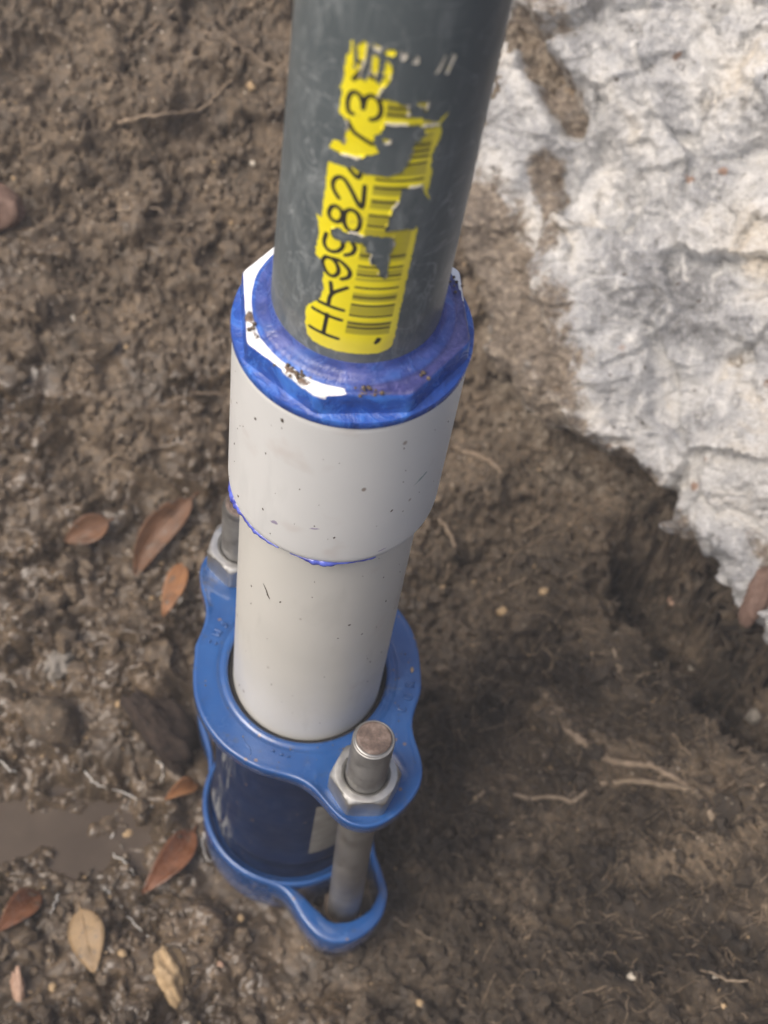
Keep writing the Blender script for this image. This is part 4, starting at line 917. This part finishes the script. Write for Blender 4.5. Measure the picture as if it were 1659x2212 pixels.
# crumbs
bm = bmesh.new(); bmesh.ops.create_icosphere(bm, subdivisions=1, radius=1.0); iv = np.array([q.co[:] for q in bm.verts]); iF = np.array([[q.index for q in f.verts] for f in bm.faces]); bm.free()
bm = bmesh.new(); bmesh.ops.create_icosphere(bm, subdivisions=2, radius=1.0); iv2 = np.array([q.co[:] for q in bm.verts]); iF2 = np.array([[q.index for q in f.verts] for f in bm.faces]); bm.free(); iv1, iF1 = iv, iF
def crumbs(name, n, smin, smax, mat, label, seed, area, wetv=.2, power=2.6, fine=False):
    iv, iF = (iv2, iF2) if fine else (iv1, iF1)
    r = np.random.default_rng(seed); VV = []; FF = []; WW = []; b = 0
    for k in range(n):
        x0, x1, y0, y1 = area[r.integers(len(area))]; x, y = r.uniform(x0, x1), r.uniform(y0, y1)
        p, nn = drop(x, y)
        if math.hypot(x, y) < .046: continue
        s = smin * (1 - r.random() * (1 - (smin / smax) ** power)) ** (-1 / power)
        v = iv * (1 + (r.uniform(-.28, .28, (len(iv), 1)) if not fine else .45 * fbm(iv[:, 0] * 1.6 + k * .7 + iv[:, 2], iv[:, 1] * 1.6 - k * .3 - iv[:, 2], 3)[:, None])) * s * r.uniform(.6, 1.15, 3); a = r.uniform(0, 6.28); c, sn = math.cos(a), math.sin(a)
        v = np.stack([v[:, 0] * c - v[:, 1] * sn, v[:, 0] * sn + v[:, 1] * c, v[:, 2]], 1) + np.array(p + nn * s * (.1 if fine else .25))
        VV.append(v); FF.append(iF + b); b += len(iv); WW.append(np.full(len(iv), wetv * (1 if x < 0.03 else .3)))
    o = link_mesh(name, np.vstack(VV), np.vstack(FF), mat, scale=1, smooth=False, attrs={'wet': np.concatenate(WW), 'humus_shade': humus_shade_f(np.vstack(VV)[:, 0], np.vstack(VV)[:, 1])}); tag(o, label, 'soil crumbs', kind='stuff')
WIDE = [(-.26, .30, -.20, .32)]; RIGHT = [(.04, .27, -.20, .16)]
crumbs('soil_crumbs', 7000, .0007, .0065, M_SOIL, 'loose crumbs of brown soil scattered over the pit', 1, WIDE + RIGHT + RIGHT, .5, 2.2)
crumbs('soil_clods', 1100, .0025, .0095, M_SOIL, 'larger loose clods of dark soil on the right bank', 5, RIGHT + RIGHT + [(-.20, .05, -.20, -.05)] + [(-.25, 0, .06, .30)], .3, 2.4, True)
crumbs('pale_grit', 900, .0005, .0017, SM['tan'], 'pale grit grains scattered over the soil', 2, WIDE, .2)
# dirt on the bushing and flange
g_ = Geo(); rg = random.Random(12)
for k_ in range(75):
    if k_ < 50: a = math.radians(rg.choice([-161, -155, -146, -120, -114, -80, -76, -44, 25]) + rg.gauss(0, 4)); r = rg.uniform(28.6, 32); z = 228.4
    else: a = math.radians(rg.uniform(-170, 20)); r = rg.uniform(33.5, 44); z = 0.1
    s = rg.uniform(.18, .75) * (1 if k_ < 50 else .6); g_.add([tuple(np.array(q) * s * rg.uniform(.7, 1.2) + np.array([r * math.cos(a), r * math.sin(a), z + s * .3])) for q in iv], [tuple(f) for f in iF])
tag(g_.build('dirt_crumbs', M_SOIL, smooth=False), 'tiny dirt crumbs on the bushing rim and blue flange', 'dirt', kind='stuff')
g_ = Geo(); g_.add([tuple(np.array(q) * np.array([.75, 1.5, .7]) + np.array([42.3, 5.2, .5])) for q in iv], [tuple(f) for f in iF])
tag(g_.build('grain', SM['tan']), 'tan grain lying on the right side of the blue flange', 'grain')
# sky glints on the wet puddle edge, painted as pale raised strips
m = Mat('glint', .35, (.55, .54, .50)); m.bump(m.noise(500, 3), .6, .001); M_GLINT = m.m
GLINTS = [([(185, 1665), (215, 1695), (270, 1715), (330, 1740)], 'curved whitish painted glint on the upper puddle edge'), ([(443, 1800), (438, 1825), (445, 1850), (455, 1862)], 'short white painted glint beside the wet red leaf tip'), ([(246, 1800), (238, 1830), (250, 1850), (270, 1865), (290, 1895)], 'jagged whitish painted glint below the tan yellow pebble'), ([(225, 1920), (255, 1955), (285, 1990), (330, 2030)], 'grey painted glint right of the tan pointed leaf'), ([(0, 1640), (20, 1660), (32, 1665)], 'white painted glint at the left edge of the puddle'), ([(125, 1935), (115, 1960), (110, 1975)], 'thin white painted glint above the tan pointed leaf'), ([(340, 1640), (350, 1660), (345, 1690)], 'small whitish painted glint right of the dark wood chunk')]
for k_, (p_, lb) in enumerate(GLINTS): root('glint_line', p_, .00045, .0003, lb, M_GLINT, .3, .0012, k_ * 5.1 + 2, 'glint', 'painted glints round the puddle')

# thin scattering volume, added as a stand-in for a fogged lens
hz_ = bpy.data.materials.new('lens_veil'); hz_.use_nodes = True; ht = hz_.node_tree
for n_ in list(ht.nodes):
    if n_.type != 'OUTPUT_MATERIAL': ht.nodes.remove(n_)
pv_ = ht.nodes.new('ShaderNodeVolumePrincipled'); pv_.inputs['Density'].default_value = .055; pv_.inputs['Color'].default_value = (.96, .97, 1, 1); pv_.inputs['Anisotropy'].default_value = 0.0
ht.links.new(pv_.outputs[0], [n_ for n_ in ht.nodes if n_.type == 'OUTPUT_MATERIAL'][0].inputs['Volume'])
B_ = 9.5; z0_, z1_ = -1.2, .66
hv = [(sx * B_, sy * B_, z) for z in (z0_, z1_) for sx, sy in ((-1, -1), (1, -1), (1, 1), (-1, 1))]
hz_o = link_mesh('veil_box', hv, [(3, 2, 1, 0), (4, 5, 6, 7), (0, 1, 5, 4), (1, 2, 6, 5), (2, 3, 7, 6), (3, 0, 4, 7)], hz_, scale=1, smooth=False)
tag(hz_o, 'thin pale veil added over the scene, as from a fogged lens', kind='stuff')
